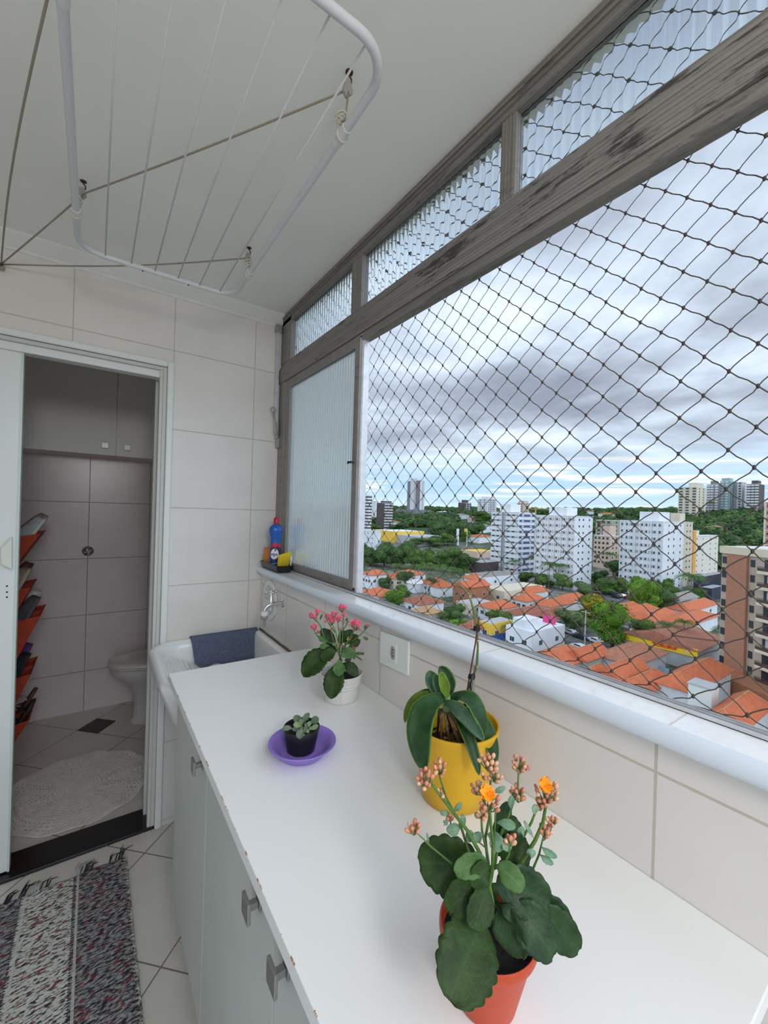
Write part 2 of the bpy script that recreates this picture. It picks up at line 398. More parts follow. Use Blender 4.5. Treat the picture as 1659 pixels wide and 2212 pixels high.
# uprights between transom panes
for y0, y1 in ((1.338, 1.411), (0.643, 0.687), (-0.10, -0.055), (-0.85, -0.805)):
    mb = MB(); mb.box(0.803, 0.835, y0, y1, 2.266, 2.466)
    for k in range(4):
        yy = y0 + (y1 - y0) * (k + 0.5) / 4; mb.box(0.8015, 0.803, yy - 0.0025, yy + 0.0025, 2.266, 2.466)
    mb.build('mullion', M_framev, win, bevel=0.001)
mb = MB(); mb.box(0.801, 0.838, 2.020, 2.146, 2.266, 2.487); mb.box(0.796, 0.838, 2.062, 2.146, 1.19, 2.160); mb.build('end_upright', M_framev, win, bevel=0.001)
def fluted(y0, y1, z0, z1, xc, pitch=0.0215, amp=0.0016, th=0.004, nseg=8):
    """glass sheet with rounded vertical flutes on the room side and a flat back"""
    mb = MB(); n = max(1, round((y1 - y0) / pitch)); rowf, rowb = [], []
    for i in range(n * nseg + 1):
        yy = y0 + (y1 - y0) * i / (n * nseg); ph = (i / nseg) % 1.0
        xo = amp * (abs(math.sin(PI * ph)) * 2 - 1)
        rowf.append((yy, xc - th / 2 - xo)); rowb.append((yy, xc + th / 2))
    for a, b_ in zip(range(len(rowf) - 1), range(1, len(rowf))):
        pass
    vs = []; fs = []
    N = len(rowf)
    for z_ in (z0, z1):
        for yy, xx in rowf: vs.append((xx, yy, z_))
        for yy, xx in rowb: vs.append((xx, yy, z_))
    for i in range(N - 1):
        fs.append((i, i + 1, 2 * N + i + 1, 2 * N + i)); fs.append((N + i, 3 * N + i, 3 * N + i + 1, N + i + 1))
        fs.append((i, N + i, N + i + 1, i + 1)); fs.append((2 * N + i, 2 * N + i + 1, 3 * N + i + 1, 3 * N + i))
    fs.append((0, 2 * N, 3 * N, N)); fs.append((N - 1, 2 * N - 1, 4 * N - 1, 3 * N - 1))
    mb.add(vs, fs); return mb
for y0, y1 in ((1.411, 2.020), (0.687, 1.338), (-0.055, 0.643), (-0.805, -0.10), (-1.7, -0.85)):
    fluted(y0, y1, 2.266, 2.466, 0.822, amp=0.0006).build('transom_pane', M_glass, win, smooth=50)
# closed sliding sash at the far end
sash = MB()
sash.box(0.797, 0.822, 1.333, 1.358, 1.2000, 2.158); sash.box(0.797, 0.822, 2.000, 2.062, 1.2000, 2.158)
sash.box(0.799, 0.822, 1.358, 2.000, 2.118, 2.158); sash.box(0.799, 0.822, 1.358, 2.000, 1.2000, 1.2320)
for k in range(4): sash.box(0.7982, 0.799, 1.358, 2.0, 1.205 + k * 0.006, 1.208 + k * 0.006)
so = sash.build('sliding_sash', M_framev, win, bevel=0.001)
def sub(o, parent): return o
fluted(1.358, 2.000, 1.232, 2.118, 0.811, amp=0.0034).build('sash_pane', M_glass2, so, smooth=50)
k_ = MB(); k_.tube([(0.797, 1.343, 1.680), (0.783, 1.343, 1.680)], 0.003, 10)
k_.box(0.778, 0.784, 1.337, 1.3485, 1.676, 1.684); k_.ball((0.781, 1.360, 1.680), (0.003, 0.007, 0.006)); k_.tube([(0.781, 1.348, 1.680), (0.781, 1.356, 1.680)], 0.0022, 8)
k_.build('sash_latch', M_dark, so, smooth=40)
# end profile of the stacked panel behind, bare aluminium
mb = MB(); mb.box(0.800, 0.826, 1.300, 1.3300, 1.1935, 2.156); mb.box(0.797, 0.800, 1.303, 1.327, 1.1935, 2.156)
pp_ = mb.build('stop_profile', M_alu, win, bevel=0.001)
MB().tube([(0.798, 1.316, 1.206), (0.794, 1.316, 1.206)], 0.006, 12).build('screw', M_dark, win)
MB().tube([(0.798, 1.315, 2.146), (0.794, 1.315, 2.146)], 0.004, 12).build('screw', M_dark, win)

# transom opener: flat bar in the corner with a ringed lever
lev = empty('window_opener', (0.775, 2.13, 2.0), 'aluminium transom opener bar with a ringed lever, in the corner beside the fluted window', 'window opener')
MB().box(0.768, 0.786, 2.128, 2.140, 1.91, 2.45).build('bar', M_alu, lev, bevel=0.001)
MB().box(0.760, 0.792, 2.118, 2.144, 2.43, 2.468).build('top_bracket', M_alud, lev, bevel=0.003)
mb = MB(); mb.box(0.774, 0.790, 2.120, 2.132, 1.865, 1.955); mb.box(0.780, 0.796, 2.12, 2.138, 1.82, 1.875); mb.build('pivot_bracket', M_alud, lev, bevel=0.002)
ring = on(590, 885, 1, 2.118); pv = Vector((0.783, 2.116, 1.885))
mb = MB(); dv = (pv - ring).normalized()
mb.tube([ring + Vector((0.013 * math.cos(a), 0, 0.013 * math.sin(a))) for a in [i * PI / 8 for i in range(16)]], 0.0028, 8, closed=True)
mb.tube([ring + dv * 0.013, ring + dv * 0.05, pv + Vector((-0.012, 0, 0.01)), pv], [0.0045, 0.004, 0.006, 0.006], 8)
mb.build('ring_lever', M_alud, lev, smooth=True)

# ------------------------------------------------------------------ safety net outside
net = MB(); knots = MB()
HY, HZ, NX = 0.0342, 0.0322, 0.838
ys = lambda i: 0.367 + HY * i
zs = lambda j: 1.941 + HZ * j
def node(i, j):
    q = noise.noise_vector(Vector((i * 0.31, j * 0.27, 1.3))) * 0.004
    dz_ = -0.004 * math.sin((ys(i) + 0.4) * 1.6)
    return Vector((NX + q.x * 0.8, ys(i) + q.y, max(1.184, min(2.50, zs(j) + q.z * 0.8 + (dz_ if -20 < j < 14 else 0)))))
J0, J1 = -24, 17
for i in range(-24, 51):
    for j in range(J0, J1 + 1):
        if (i + j) % 2: continue
        p0 = node(i, j)
        if J0 < j < J1: knots.ball(p0, (0.0028, 0.0028, 0.0043), 6, 4)
        if j == J1: continue
        for si, wav in ((1, 0.0010), (-1, 0.0042)):
            p1 = node(i + si, j + 1); dv = p1 - p0
            up = Vector((0, -dv.z, dv.y)).normalized()
            if si > 0: pts = [p0, p0.lerp(p1, 0.35) + up * wav, p0.lerp(p1, 0.65) - up * wav, p1]
            else: pts = [p0, p0.lerp(p1, 0.22) + Vector((0, 0, -0.0015)) - up * wav * .5, p0.lerp(p1, 0.5), p0.lerp(p1, 0.80) + up * wav * .6, p1]
            net.tube(pts, 0.00098, 4, cap=False)
    # selvedge
net.tube([(NX, y_, 1.185 + 0.002 * math.sin(y_ * 60)) for y_ in [-0.4 + 0.02 * k for k in range(125)]], 0.0022, 6)
net.tube([(NX, y_, 2.495) for y_ in (-0.4, 2.08)], 0.002, 6)
M_net = mat('net_cord', (0.085, 0.072, 0.06), 0.8)
netr = empty('safety_net', (NX, 0.8, 1.19), 'brown knotted diamond safety net stretched across the whole outside of the window', 'safety net')
net.build('cord_mesh', M_net, netr, fix=False, smooth=True)
knots.build('knots', mat('net_knots', (0.06, 0.05, 0.042), 0.85), netr, fix=False, smooth=True)

# ==================================================================== furniture
WT = 0.939
tag(MB().box(0.2143, 0.7268, 0.131, 1.524, 0.914, WT).build('worktop', M_top, loc=(0.47, 0.83, 0.914), bevel=0.0015),
    'white laminate worktop with a chipped front edge, carrying the four potted plants', 'worktop')
cab = empty('base_cabinet', (0.48, 0.80, 0.0), 'white base cabinet with three flat doors under the worktop', 'cabinet')
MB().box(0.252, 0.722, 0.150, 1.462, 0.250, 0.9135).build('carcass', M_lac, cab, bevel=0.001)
for y0, y1 in ((0.300, 0.62), (1.0, 1.3)):
    pass
mb = MB()
for xx in (0.34, 0.68):
    for yy in (0.22, 1.36): MB().prism([(xx + 0.02 * math.cos(a), yy + 0.02 * math.sin(a)) for a in [k * PI / 6 for k in range(12)]], 0.0, 0.250).build('leg', M_alud, cab)
M_knob = mat('brushed_steel_knob', (0.33, 0.33, 0.32), 0.38, 0.75)
for y0, y1, ky in ((1.034, 1.460, 1.082), (0.5855, 1.0315, 0.652), (0.152, 0.583, 0.535)):
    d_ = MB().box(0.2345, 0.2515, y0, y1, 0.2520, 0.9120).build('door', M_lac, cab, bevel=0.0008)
    kz = 0.862; k = MB()
    k.box(0.2100, 0.2155, ky - 0.016, ky + 0.016, kz - 0.017, kz + 0.017); k.box(0.2155, 0.2310, ky - 0.0055, ky + 0.0055, kz - 0.0055, kz + 0.0055)
    k.box(0.2310, 0.2345, ky - 0.010, ky + 0.010, kz - 0.010, kz + 0.010)
    k.build('knob', M_knob, d_, bevel=0.0012)

# ------------------------------------------------------------------ laundry tub
M_cer = mat('white_ceramic', (0.80, 0.81, 0.80), 0.12, spec=0.6, coat=0.3)
tub = empty('laundry_tub', (0.46, 1.84, 0.0), 'white ceramic laundry tub with a ribbed washboard, in the corner below the tap', 'laundry tub')
def tub_outline(inset, n=14):
    x0, x1, y0, y1 = 0.205 + inset, 0.7262 - inset, 1.530 + inset, 2.1465 - inset
    r = max(0.13 - inset, 0.02); rs = 0.012; pts = []
    for cx_, cy_, rr, a0 in ((x1 - rs, y1 - rs, rs, 0), (x0 + r, y1 - r, r, PI / 2), (x0 + r, y0 + r, r, PI), (x1 - rs, y0 + rs, rs, 1.5 * PI)):
        for k in range(n + 1):
            a = a0 + PI / 2 * k / n; pts.append((cx_ + rr * math.cos(a), cy_ + rr * math.sin(a)))
    return pts
def ring_(inset, z, zf=None):
    return [Vector((x, y, z if zf is None else zf(x, y))) for x, y in tub_outline(inset)]
def floor_z(x, y):
    wx = min(1, max(0, (x - 0.24) / 0.17))           # washboard slopes from the left rim to the deep basin
    z = 0.835 - 0.075 * wx
    if x > 0.40: z = 0.76 - min(0.16, (x - 0.40) * 3.0)
    if 0.25 < x < 0.41 and 1.60 < y < 2.08: z += 0.0035 * math.sin(x * 2 * PI / 0.021)
    return z
mb = MB()
rows = [ring_(0.16, 0.60), ring_(0.085, 0.655), ring_(0.040, 0.72), ring_(0.015, 0.79), ring_(0.003, 0.822), ring_(0.0, 0.836), ring_(0.0, 0.856), ring_(0.004, 0.863), ring_(0.011, 0.866), ring_(0.024, 0.866), ring_(0.031, 0.863), ring_(0.036, 0.855)]
mb.grid(rows, closed=True); mb.add([p for p in rows[0]], [tuple(range(len(rows[0])))])
# inner bowl as a dense height field following the outline
inner = tub_outline(0.036); cxy = (0.47, 1.84); NR = 60
rr_ = []
for k in range(NR + 1):
    s_ = 1 - k / NR; row = []
    for x, y in inner:
        px_, py_ = cxy[0] + (x - cxy[0]) * s_, cxy[1] + (y - cxy[1]) * s_
        fz = floor_z(px_, py_); e = min(1.0, (1 - s_) / 0.13)
        row.append(Vector((px_, py_, 0.855 + (fz - 0.855) * (e * e * (3 - 2 * e)))))
    rr_.append(row)
mb.grid(rr_, closed=True)
mb.build('basin', M_cer, tub, smooth=60)
MB().lathe([(0.0, 0.604), (0.02, 0.606), (0.022, 0.603)], (0.56, 1.80, 0.0), 20).build('drain_fitting', M_chrome, tub, smooth=True)
mb = MB(); mb.box(0.50, 0.70, 1.62, 2.10, 0.0, 0.61); mb.build('pedestal', M_cer, tub, bevel=0.03, seg=4)
MB().tube([(0.7225, 2.13 - k * 0.06, 0.868 + 0.0015 * math.sin(k * 2.3)) for k in range(11)], 0.0032, 6).build('sealant_bead', mat('dark_sealant', (0.10, 0.085, 0.07), 0.8), tub, smooth=True)

# towel over the back rim
M_den = mat('denim_towel', (0.085, 0.12, 0.225), 0.9); t, b = parts_of(M_den); p = worldpos(t); x, y, z = t.sep(p)
wv = t.math('SINE', t.math('MULTIPLY', t.math('ADD', x, t.math('MULTIPLY', z, -0.8)), 1400.0))
n_ = t.noise(p, 260, 3)
t.put(b.inputs['Base Color'], t.mix(t.smooth(t.math('ADD', t.math('MULTIPLY', wv, 0.16), n_), 0.30, 0.75), (0.050, 0.062, 0.115), (0.155, 0.185, 0.27)))
bn = t.new('ShaderNodeBump'); bn.inputs['Distance'].default_value = 0.0008; t.put(bn.inputs['Height'], n_); t.l.new(bn.outputs[0], b.inputs['Normal'])
rows = []
prof = [(2.1395, 0.850), (2.1385, 0.864), (2.134, 0.8745), (2.122, 0.8765), (2.112, 0.874), (2.104, 0.866), (2.098, 0.850), (2.092, 0.825), (2.085, 0.795), (2.078, 0.765), (2.071, 0.738)]
for i in range(41):
    u = i / 40; x_ = 0.388 + 0.318 * u; row = []
    for j, (yy, z_) in enumerate(prof):
        k = max(0, j - 5) / 5.0
        wob = 0.007 * math.sin(u * 9 + 0.5) * k + 0.004 * math.sin(u * 23) * k
        cut = 0.030 * max(0, 1 - u * 5) * k - 0.010 * k * math.sin(u * 14) * (1 if u < .5 else 0)
        row.append(Vector((x_ + 0.012 * k * max(0, 1 - u * 4), yy - abs(wob) - 0.004 * k, z_ + cut)))
    rows.append(row)
tw = MB().grid(rows).build('towel', M_den, loc=(0.55, 2.12, 0.85), smooth=True, solid=0.0045)
tag(tw, 'dark denim-blue towel folded over the back rim of the laundry tub', 'towel')

# ------------------------------------------------------------------ tap and the plate behind it
TY = 1.835
def tp(px, py, dy=0.0):
    q = on(px, py, 1, TY + dy); return q
tap = empty('tap', (0.66, TY, 1.06), 'chrome wall tap with a cross handle and a white hose connector, above the laundry tub', 'tap')
f0 = Vector((0.7273, TY, 1.060))
mb = MB(); mb.tube([f0, f0 + Vector((-0.004, 0, 0))], [0.021, 0.016], 20); mb.build('wall_flange', M_chrome, tap, smooth=40)
e0, s0, n0 = tp(588, 1302), tp(578, 1305), tp(573, 1311)
e0.z = s0.z = 1.060; s0.z = 1.053
body = MB(); body.tube([f0, Vector((0.70, TY, 1.06)), e0, (e0 + s0) * 0.5 + Vector((0, 0, 0.001)), s0, Vector((s0.x - 0.012, TY, 1.040)), Vector((s0.x - 0.013, TY, 1.030))], [0.008, 0.008, 0.0105, 0.0115, 0.010, 0.009, 0.009], 14)
hx = e0.x - 0.006
body.tube([(hx, TY, 1.060), (hx, TY, 1.085), (hx, TY, 1.090), (hx, TY, 1.108)], [0.010, 0.0095, 0.0065, 0.0060], 14)
body.build('tap_body', M_chrome, tap, smooth=50)
mb = MB(); mb.tube([(hx - 0.024, TY, 1.116), (hx + 0.024, TY, 1.116)], 0.0042, 10); mb.tube([(hx, TY - 0.024, 1.116), (hx, TY + 0.024, 1.116)], 0.0042, 10)
for ox, oy in ((-.024, 0), (.024, 0), (0, -.024), (0, .024)): mb.ball((hx + ox, TY + oy, 1.116), 0.0072, 12, 8)
mb.tube([(hx, TY, 1.106), (hx, TY, 1.124)], [0.009, 0.007], 12); mb.build('cross_handle', M_chrome, tap, smooth=50)
cx0 = s0.x - 0.013
M_wpl = mat('white_plastic', (0.78, 0.79, 0.77), 0.35)
MB().lathe([(0.012, 1.031), (0.0165, 1.029), (0.0170, 1.021), (0.0160, 1.020), (0.0160, 1.012), (0.014, 1.010)], (cx0, TY, 0), 20).build('hose_connector', M_wpl, tap, smooth=40)
mb = MB(); mb.lathe([(0.0155, 1.010), (0.0165, 1.006), (0.0155, 1.000), (0.011, 0.998), (0.009, 0.992), (0.0065, 0.990), (0.0065, 0.966), (0.005, 0.962)], (cx0, TY, 0), 20)
mb.build('connector_nozzle', M_alud, tap, smooth=40)
pl = empty('wall_plate', (WX, 1.99, 1.04), 'rounded white plastic service plate on the wall behind the tap', 'wall plate')
def stad(y0, y1, z0, z1, n=10):
    r = (y1 - y0) / 2; yc = (y0 + y1) / 2
    return [(yc + r * math.cos(a), z1 - r + r * math.sin(a)) for a in [PI * k / n for k in range(n + 1)]] + [(yc + r * math.cos(a), z0 + r + r * math.sin(a)) for a in [PI + PI * k / n for k in range(n + 1)]]
MB().prism(stad(1.905, 2.085, 0.945, 1.140), WX - 0.008, WX - 0.0002, axis=0).build('plate', M_wpl, pl, bevel=0.004, seg=3)
MB().prism(stad(1.930, 2.060, 0.970, 1.118), WX - 0.0095, WX - 0.0078, axis=0).build('inner_recess', mat('plate_grey', (0.62, 0.63, 0.62), 0.4), pl, bevel=0.001)
MB().box(WX - 0.022, WX - 0.009, 1.945, 2.030, 1.000, 1.045).build('cover_box', M_wpl, pl, bevel=0.003)

# ------------------------------------------------------------------ socket
so_ = empty('wall_socket', (WX, 0.956, 1.09), 'white rectangular wall socket with one three-pin outlet, under the sill', 'socket')
mb = MB(); mb.prism([(0.887, 1.046), (1.026, 1.040), (1.026, 1.136), (0.887, 1.142)], WX - 0.009, WX - 0.0003, axis=0)
mb.build('face_plate', mat('socket_white', (0.74, 0.79, 0.76), 0.3), so_, bevel=0.003, seg=3)
mb = MB(); mb.box(WX - 0.0105, WX - 0.0088, 0.939, 0.974, 1.063, 1.118); mb.build('module', M_wpl, so_, bevel=0.0006)
hexy = [(0.9565 + 0.0105 * a_, 1.0905 + 0.019 * b_) for a_, b_ in ((-0.5, 1), (0.5, 1), (1, 0.55), (1, -0.55), (0.5, -1), (-0.5, -1), (-1, -0.55), (-1, 0.55))]
MB().prism(hexy, WX - 0.0112, WX - 0.0104, axis=0).build('outlet_recess', mat('recess_grey', (0.34, 0.34, 0.33), 0.5), so_)
for k in (-1, 0, 1): MB().lathe([(0.0022, 0), (0.0022, 0.0006)], (WX - 0.0112 - 0.0006, 0.9565 + (0.002 if k == 0 else 0), 1.0905 + 0.009 * k), 10, M=Matrix.Rotation(PI / 2, 3, 'Y')).build('pin_hole', M_dark, so_)

# ------------------------------------------------------------------ text helper
def text_mesh(s, size, m_, name, parent, origin, xdir, ydir, bendR=None, depth=0.0006, italic=0.0, bold=0.0, fn=None):
    cu = bpy.data.curves.new(name, 'FONT'); cu.body = s; cu.size = size; cu.extrude = depth; cu.align_x = 'CENTER'; cu.shear = italic; cu.offset = bold
    cu.resolution_u = 3
    o = bpy.data.objects.new(name, cu); COL.objects.link(o)
    dg = bpy.context.evaluated_depsgraph_get(); me = bpy.data.meshes.new_from_object(o.evaluated_get(dg)); bpy.data.objects.remove(o)
    xd = yd = zd = None
    if not fn: xd = Vector(xdir).normalized(); yd = Vector(ydir).normalized(); zd = xd.cross(yd)
    for v in me.vertices:
        if fn: v.co = fn(v.co)
        elif bendR:
            a = v.co.x / bendR; v.co = Vector(origin) - zd * bendR + (xd * math.sin(a) + zd * math.cos(a)) * (bendR + v.co.z) + yd * v.co.y
        else: v.co = Vector(origin) + xd * v.co.x + yd * v.co.y + zd * v.co.z
    me.name = name; me.materials.clear(); me.materials.append(m_)
    ob = bpy.data.objects.new(name, me); COL.objects.link(ob); ob.parent = parent; ob.matrix_parent_inverse = parent.matrix_basis.inverted()
    return ob

# ------------------------------------------------------------------ soap tray corner
M_bpl = mat('black_plastic', (0.012, 0.012, 0.014), 0.25)
tray = empty('soap_tray', (0.757, 2.01, 1.19), 'black plastic soap tray on the far end of the sill, holding sponges and a bottle', 'tray')
def rrect(x0, x1, y0, y1, r, n=5):
    pts = []
    for cx_, cy_, a0 in ((x1 - r, y1 - r, 0), (x0 + r, y1 - r, PI / 2), (x0 + r, y0 + r, PI), (x1 - r, y0 + r, 1.5 * PI)):
        for k in range(n + 1):
            a = a0 + PI / 2 * k / n; pts.append((cx_ + r * math.cos(a), cy_ + r * math.sin(a)))
    return pts
def rring(ins, z): return [Vector((x, y, z)) for x, y in rrect(0.712 + ins, 0.796 - ins, 1.875 + ins, 2.128 - ins, 0.020)]
rows = [rring(0.010, 1.1915), rring(0.004, 1.200), rring(0.0, 1.222), rring(-0.003, 1.2245), rring(-0.002, 1.226), rring(0.004, 1.225), rring(0.007, 1.205), rring(0.012, 1.1955)]
mb = MB(); mb.grid(rows, closed=True); mb.add(rows[0], [tuple(range(24))]); mb.add(rows[-1], [tuple(range(24))])
mb.build('tray_shell', M_bpl, tray, smooth=50)
MB().box(0.722, 0.786, 1.958, 1.962, 1.195, 1.216).build('divider', M_bpl, tray)
# bottle
bx, by = 0.750, 2.008
bot = empty('cleaner_bottle', (bx, by, 1.196), 'blue cleaner bottle with a red cap standing in the black tray', 'bottle')
M_blue = mat('blue_plastic', (0.010, 0.105, 0.46), 0.28, spec=0.6)
prof = [(0.026, 1.196), (0.0285, 1.199), (0.029, 1.23), (0.0275, 1.29), (0.0262, 1.335), (0.0262, 1.352), (0.030, 1.367), (0.0335, 1.380), (0.0345, 1.391), (0.032, 1.402), (0.024, 1.412), (0.0145, 1.418), (0.0125, 1.420)]
bdir = (Vector((0, 0, 0)) - Vector((bx, by, 0))).normalized(); brz = math.atan2(bdir.y, bdir.x) + PI / 2 + 0.25
Mb = Matrix.Rotation(brz, 3, 'Z') @ Matrix.Diagonal((1.0, 0.72, 1.0))
MB().lathe(prof, (bx, by, 0), 36, M=Mb).build('bottle_body', M_blue, bot, smooth=True)
mb = MB(); mb.lathe([(0.0135, 1.419), (0.0138, 1.422), (0.0135, 1.442), (0.0110, 1.449), (0.0085, 1.4535), (0.0, 1.4545)], (bx, by, 0), 24)
mb.build('cap', mat('red_cap', (0.50, 0.012, 0.03), 0.3), bot, smooth=40)
def decal(x0, x1, fz0, fz1, off, m_, name, n=14, R=0.0285):
    """thin curved label sheet on the bottle's front"""
    rows = []
    for i in range(n + 1):
        u = i / n; xx = x0 + (x1 - x0) * u; a = xx / R
        z0_, z1_ = fz0(xx), fz1(xx); col_ = []
        for k in range(9):
            z_ = z0_ + (z1_ - z0_) * k / 8; rr = R * (1.0 - 0.08 * (z_ - 1.23) / 0.1) + off
            q = Mb @ Vector((rr * math.sin(a), -rr * math.cos(a), 0)); col_.append(Vector((bx + q.x, by + q.y, z_)))
        rows.append(col_)
    return MB().grid(rows).build(name, m_, bot, smooth=True, solid=0.0003)
M_navy = mat('label_navy', (0.015, 0.02, 0.13), 0.35); M_lred = mat('label_red', (0.50, 0.02, 0.05), 0.35); M_lwh = mat('label_white', (0.78, 0.80, 0.84), 0.35); M_cy = mat('label_light_blue', (0.18, 0.50, 0.75), 0.35)
decal(-0.034, 0.030, lambda x: 1.200, lambda x: 1.318 - 9 * (x + 0.004) ** 2, 0.0006, M_navy, 'label')
decal(-0.034, 0.031, lambda x: 1.306 - 9 * (x + 0.004) ** 2, lambda x: 1.325 - 6 * (x + 0.004) ** 2, 0.0010, M_lred, 'label_band')
ell = lambda x: math.sqrt(max(0.0, 1 - ((x + 0.010) / 0.0215) ** 2))
decal(-0.0312, 0.0112, lambda x: 1.270 - 0.026 * ell(x), lambda x: 1.270 + 0.027 * ell(x), 0.0011, M_lwh, 'logo_shape', n=24)
ell2 = lambda x: math.sqrt(max(0.0, 1 - ((x + 0.006) / 0.005) ** 2))
decal(-0.011, -0.001, lambda x: 1.290 - 0.006 * ell2(x), lambda x: 1.290 + 0.006 * ell2(x), 0.0016, M_lred, 'logo_dot', n=10)
decal(-0.034, 0.031, lambda x: 1.216 + 0.25 * (x + 0.03) + 4 * x * x, lambda x: 1.2195 + 0.25 * (x + 0.03) + 4 * x * x, 0.0011, M_cy, 'label_swoosh')
def onlabel(v, x0=-0.0125, z0=1.2625, off=0.0017, R=0.0285):
    xx = v.x + x0; z_ = z0 + v.y; a = xx / R; rr = R * (1.0 - 0.08 * (z_ - 1.23) / 0.1) + off + v.z * .5
    q = Mb @ Vector((rr * math.sin(a), -rr * math.cos(a), 0)); return Vector((bx + q.x, by + q.y, z_))
text_mesh('VEJA', 0.0175, M_navy, 'logo_text', bot, None, None, None, bold=0.0005, italic=0.15, fn=onlabel)
# sponges
M_y = mat('yellow_sponge', (0.78, 0.55, 0.02), 0.85, var=0.10, vscale=300, bump=0.0004, bscale=500)
yq = on(619, 1206, 1, 1.925)
Ms = Matrix.Translation((0.765, 1.925, 1.246)) @ Matrix.Rotation(0.30, 4, 'Z') @ Matrix.Rotation(-0.18, 4, 'Y') @ Matrix.Rotation(0.35, 4, 'X')
tag(MB().box(-0.036, 0.036, -0.009, 0.009, -0.038, 0.036, M=Ms).build('sponge', M_y, loc=(0.765, 1.925, 1.24), bevel=0.004, seg=3),
    'yellow square sponge leaning in the black tray, in front of the bottle', 'sponge')
M_o = mat('orange_brown_sponge', (0.36, 0.085, 0.025), 0.9, var=0.15, vscale=200, bump=0.0004, bscale=400)
Ms = Matrix.Translation((0.738, 2.080, 1.246)) @ Matrix.Rotation(0.5, 4, 'Z') @ Matrix.Rotation(0.06, 4, 'Y')
sp = empty('scouring_sponge', (0.722, 2.095, 1.20), 'orange-brown scouring sponge standing on end in the tray, left of the bottle', 'sponge')
wavy = lambda s_: [(s_ + 0.003 * math.sin(k * 1.2), -0.050 + 0.0125 * k) for k in range(9)]
a_ = wavy(-0.011); c_ = wavy(0.004); e_ = wavy(0.012)
MB().prism(a_ + c_[::-1], -0.020, 0.020, axis=1, M=Ms).build('foam_layer', mat('orange_foam', (0.55, 0.20, 0.05), 0.9), sp, bevel=0.001)
MB().prism(c_ + e_[::-1], -0.020, 0.020, axis=1, M=Ms).build('scourer_layer', M_o, sp, bevel=0.001)
MB().ball((0.797, 1.935, 1.262), (0.005, 0.010, 0.018), 10, 8)
tag(MB().ball((0, 0, 0), (0.0045, 0.010, 0.016), 10, 8).tube([(0, 0, 0), (0.0, 0.004, -0.05)], 0.003, 8).build('dish_brush', M_wpl, smooth=True), 'small white brush handle behind the yellow sponge', 'brush').location = (0.788, 1.898, 1.254)

# ------------------------------------------------------------------ drying rack
M_rack = mat('rack_white', (0.62, 0.63, 0.66), 0.35); M_cord = mat('rack_cord', (0.58, 0.58, 0.60), 0.6); M_rope = mat('beige_rope', (0.32, 0.28, 0.225), 0.9, bump=0.0006, bscale=600)
rk = empty('drying_rack', (0.18, 1.15, 2.33), 'white ceiling drying rack, a tube frame with parallel cords', 'drying rack')
RZt = 2.33; x0, x1, y0, y1, r = -0.063, 0.430, 0.625, 1.695, 0.075
fr = []
for cx_, cy_, a0 in ((x1 - r, y1 - r, 0), (x0 + r, y1 - r, PI / 2), (x0 + r, y0 + r, PI), (x1 - r, y0 + r, 1.5 * PI)):
    for k in range(9):
        a = a0 + PI / 2 * k / 8; fr.append((cx_ + r * math.cos(a), cy_ + r * math.sin(a), RZt))
MB().tube(fr, 0.0092, 14, closed=True).build('tube_frame', M_rack, rk, smooth=True)
for xx in (0.010, 0.085, 0.157, 0.231, 0.304, 0.376):
    MB().tube([(xx, y1 - 0.001, RZt), (xx, y0 + 0.001, RZt)], 0.0021, 8).build('cord', M_cord, rk, smooth=True)
for xx in (0.120, 0.268):
    MB().lathe([(0.0035, -0.0094), (0.0035, -0.0088)], (xx, y1, RZt), 10).build('bolt_hole', M_dark, rk)
for xx, yy in ((x0, 1.50), (x1, 1.50), (x0, 0.86), (x1, 0.82)):
    MB().tube([(xx, yy - 0.024, RZt), (xx, yy + 0.024, RZt)], 0.0112, 14).build('sleeve', mat('sleeve_white', (0.66, 0.67, 0.68), 0.3) if 'sleeve_white' not in bpy.data.materials else bpy.data.materials['sleeve_white'], rk, smooth=40)
hooks = [((0.461, 0.851), x1, 0.82, 'nearest the window and camera'), ((0.473, 1.650), x1, 1.50, 'at its far right corner'), ((-0.053, 1.640), x0, 1.50, 'at its far left corner'), ((-0.053, 0.851), x0, 0.86, 'at the near left corner of the rack')]
M_rust = mat('rusty_hook', (0.10, 0.055, 0.035), 0.7, 0.5); M_pul = mat('pulley_grey', (0.33, 0.31, 0.29), 0.6)
anchor = Vector((-0.310, FY - 0.022, 2.390))
